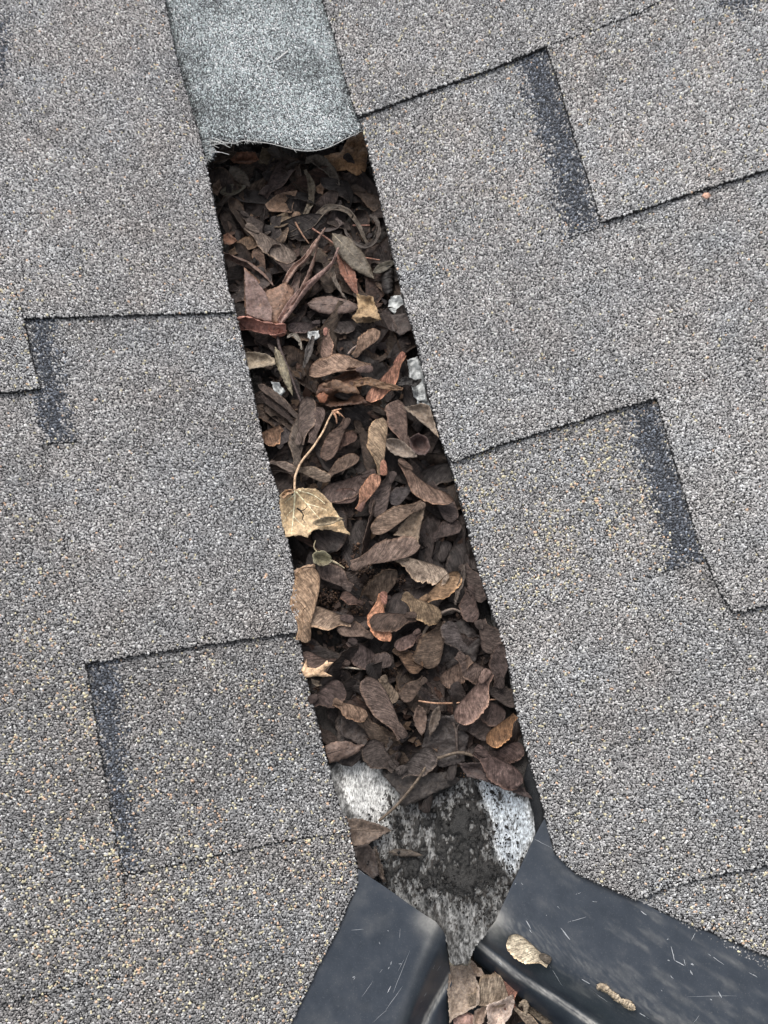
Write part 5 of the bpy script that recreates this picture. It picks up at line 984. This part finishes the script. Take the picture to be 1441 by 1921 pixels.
for f in fill:
    x, y, ti, q, key = f; L = keyd[key]; i = L.index(f)
    lab = '%s wing %s, %s' % (key[0], key[1], key[2])
    if len(L) > 1: lab += (', ' + ordw[i] if i < len(L) - 1 or len(L) > 2 else ', lower of two') if not (len(L) == 2 and i == 0) else ', upper of two'
    if len(L) > 2 and i == len(L) - 1: lab = '%s wing %s, %s, the lowest such' % key
    vi = r.randrange(len(VAR)); me, nm = VAR[vi]
    P = back(float(x), float(y), r.uniform(-.0004, .0034), Zlit); an = r.uniform(0, 6.28)
    sN = r.choice([.8, .95, 1.05, 1.2, 1.35]) if y < 900 else r.choice([.95, 1.1, 1.2, 1.3, 1.4])
    Mx = Matrix.Translation(P.tolist()) @ Matrix.Rotation(an, 4, 'Z') @ Matrix.Rotation(r.gauss(0, .17 if .15 < (x - gl(y)) / (gr(y) - gl(y)) < .85 else .08), 4, 'Y') @ Matrix.Rotation(r.gauss(0, .38) + (math.pi if r.random() < .15 else 0), 4, 'X') @ Matrix.Scale(sN, 4) @ Matrix.Translation((-.0145, 0, 0))
    co = np.empty(len(me.vertices) * 3, np.float32); me.vertices.foreach_get('co', co); m4 = np.array(Mx); W_ = co.reshape(-1, 3) @ m4[:3, :3].T + m4[:3, 3]
    qx, qy = proj(W_); out = (qx < gl(qy) + 2) | (qx > gr(qy) - 2)
    if out.any():
        dz = (W_[out, 2] - (SL * np.abs(su(W_[out, 0], W_[out, 1])[0]) - .0018)).max()
        if dz > 0: Mx = Matrix.Translation((0, 0, -float(dz))) @ Mx
    c = colr(tones[ti][0]) * r.uniform(.5, 1.0)
    seed_obj(me, nm, Mx, c, c * r.uniform(.7, 1.1), lab, GS)
# ------------------------------------------------------------------ things on and below the drip edges
def Zdrip(a, b):
    a = np.asarray(a); b = np.asarray(b); out = np.zeros(a.shape).ravel()
    for i, (p, q) in enumerate(zip(a.ravel(), b.ravel())): out[i] = DRP[np.argmin((DRP[:, 0] - p) ** 2 + (DRP[:, 1] - q) ** 2), 2]
    return out.reshape(a.shape)
seed(1030, 1806, 954, 1758, 38, 1, (204, 192, 166), 'pale cream winged seed lying alone on the right drip edge', .1, Z=Zdrip, grp=None, ncol=(104, 96, 86), camber=.05, waves=.4, tipr=.35)
for i_, (p, w_) in enumerate([(((1120, 1853), (1132, 1852), (1148, 1864)), 14), (((1146, 1862), (1160, 1874), (1168, 1880)), 12), (((1166, 1878), (1180, 1884), (1192, 1894)), 14)]):
    ribbon(list(p), w_, (176, 158, 134), ['left of three tan dried flower husks in a row on the right drip edge', 'middle of three tan dried flower husks in a row on the right drip edge', 'right of three tan dried flower husks in a row on the right drip edge'][i_], 'flower_husk', 'husk', lv=.8, curl=.5, Z=Zdrip, taper=(.5, 1, .3), grp='dried flower husks on the drip edge')
leafpoly([(1316, 368), (1322, 362), (1330, 362), (1334, 368), (1326, 374)], (190, 140, 120), 'tiny pinkish leaf crumb at the lower edge of the upper right tab', 'leaf_crumb', lv=2.4, cup=.5, Z=Zdeck, inner=3, jit=.3)
Zg = lambda a, b: -.019 + 0 * a
GG = 'dry leaves and seeds in the gutter corner'
leafpoly([(843, 1806), (880, 1806), (890, 1826), (900, 1850), (900, 1884), (874, 1900), (850, 1912), (843, 1920), (840, 1860)], (156, 136, 122), 'cracked ribbed grey-tan wing filling the left of the gutter corner', 'maple_seed', 'maple seed', lv=3, cup=2.5, Z=Zg, grp=GG)
leafpoly([(843, 1804), (847, 1780), (860, 1772), (882, 1782), (884, 1806), (878, 1812), (846, 1812)], (132, 124, 110), 'grey leaf scrap where the metal flashing meets the gutter corner', lv=2, cup=.6, Z=lambda a, b: -.010 + 0 * a)
seed(880, 1880, 952, 1862, 56, 1, (148, 132, 114), 'wide ribbed khaki wing across the gutter corner', 4.4, Z=Zg, grp=GG, nut=False, tipr=.15, camber=.15)
seed(958, 1895, 938, 1808, 42, -1, (160, 106, 90), 'rust-red wing standing against the hem of the right drip edge', 3.4, Z=Zg, grp=GG, ncol=(140, 90, 78), tipr=.35, camber=.25)
leafpoly([(912, 1886), (935, 1878), (962, 1866), (967, 1882), (960, 1905), (945, 1925), (925, 1960), (905, 1960), (915, 1915)], (190, 168, 160), 'pinkish-white crumpled leaf at the bottom border in the gutter', lv=4.4, cup=3, bumps=3, Z=Zg, grp=GG)
leafpoly([(850, 1908), (872, 1896), (890, 1905), (892, 1960), (850, 1960)], (164, 124, 116), 'rose-brown leaf at the bottom border left of the crumpled one', lv=3.6, cup=2, Z=Zg, grp=GG)
leafpoly([(890, 1896), (920, 1880), (912, 1905), (898, 1945), (884, 1940)], (152, 128, 114), 'taupe leaf between the rose-brown and the crumpled leaf', lv=2.8, cup=2, Z=Zg, grp=GG)
leafpoly([(876, 1796), (890, 1806), (906, 1822), (913, 1834), (896, 1832), (886, 1828)], (160, 138, 124), 'small pointed beige leaf tip in the dark hollow of the gutter corner', lv=1.2, cup=1.5, Z=Zg, grp=GG)
seed(965, 1892, 1010, 1935, 18, 1, (170, 152, 132), 'slim beige wing right of the crumpled leaf in the gutter', 3, Z=Zg, grp=GG, nut=False)
seed(985, 1890, 1052, 1932, 26, 1, (140, 126, 106), 'olive-grey wing at the bottom border below the drip edge hem', 2, Z=Zg, grp=GG, nut=False)
ribbon([(974, 1888), (984, 1880), (988, 1894), (984, 1906)], 12, (150, 132, 112), 'tiny curled brown leaf bit beside the slim beige wing', lv=4, curl=.5, Z=Zg, grp=GG)
for i_, (x, y, an, lb) in enumerate([(905, 1850, 2.2, 'deep dark wing under the khaki one in the gutter'), (925, 1835, .6, 'deep dark wing left of the rust-red one in the gutter'), (960, 1930, 1.2, 'deep brown wing under the crumpled leaf at the bottom border'), (1000, 1915, 2.8, 'deep brown wing under the olive-grey one in the gutter'), (870, 1850, 1.0, 'deep brown wing under the cracked grey-tan one in the gutter'), (880, 1930, .3, 'deep brown wing under the rose-brown leaf in the gutter')]):
    P = at_z(float(x), float(y), -.022); me, nm = VAR[i_]
    seed_obj(me, nm, Matrix.Translation(P.tolist()) @ Matrix.Rotation(an, 4, 'Z') @ Matrix.Rotation(.15, 4, 'X'), colr((96, 78, 68)), colr((80, 62, 54)), lb, GG)
for o in sc.objects:
    if o.get('label') and not 4 <= len(o['label'].replace('-', ' ').split()) <= 16: print('LONG', o.name, o['label'])
lb = [o['label'] for o in sc.objects if o.get('label')]; print('DUP', [l for l in set(lb) if lb.count(l) > 1])
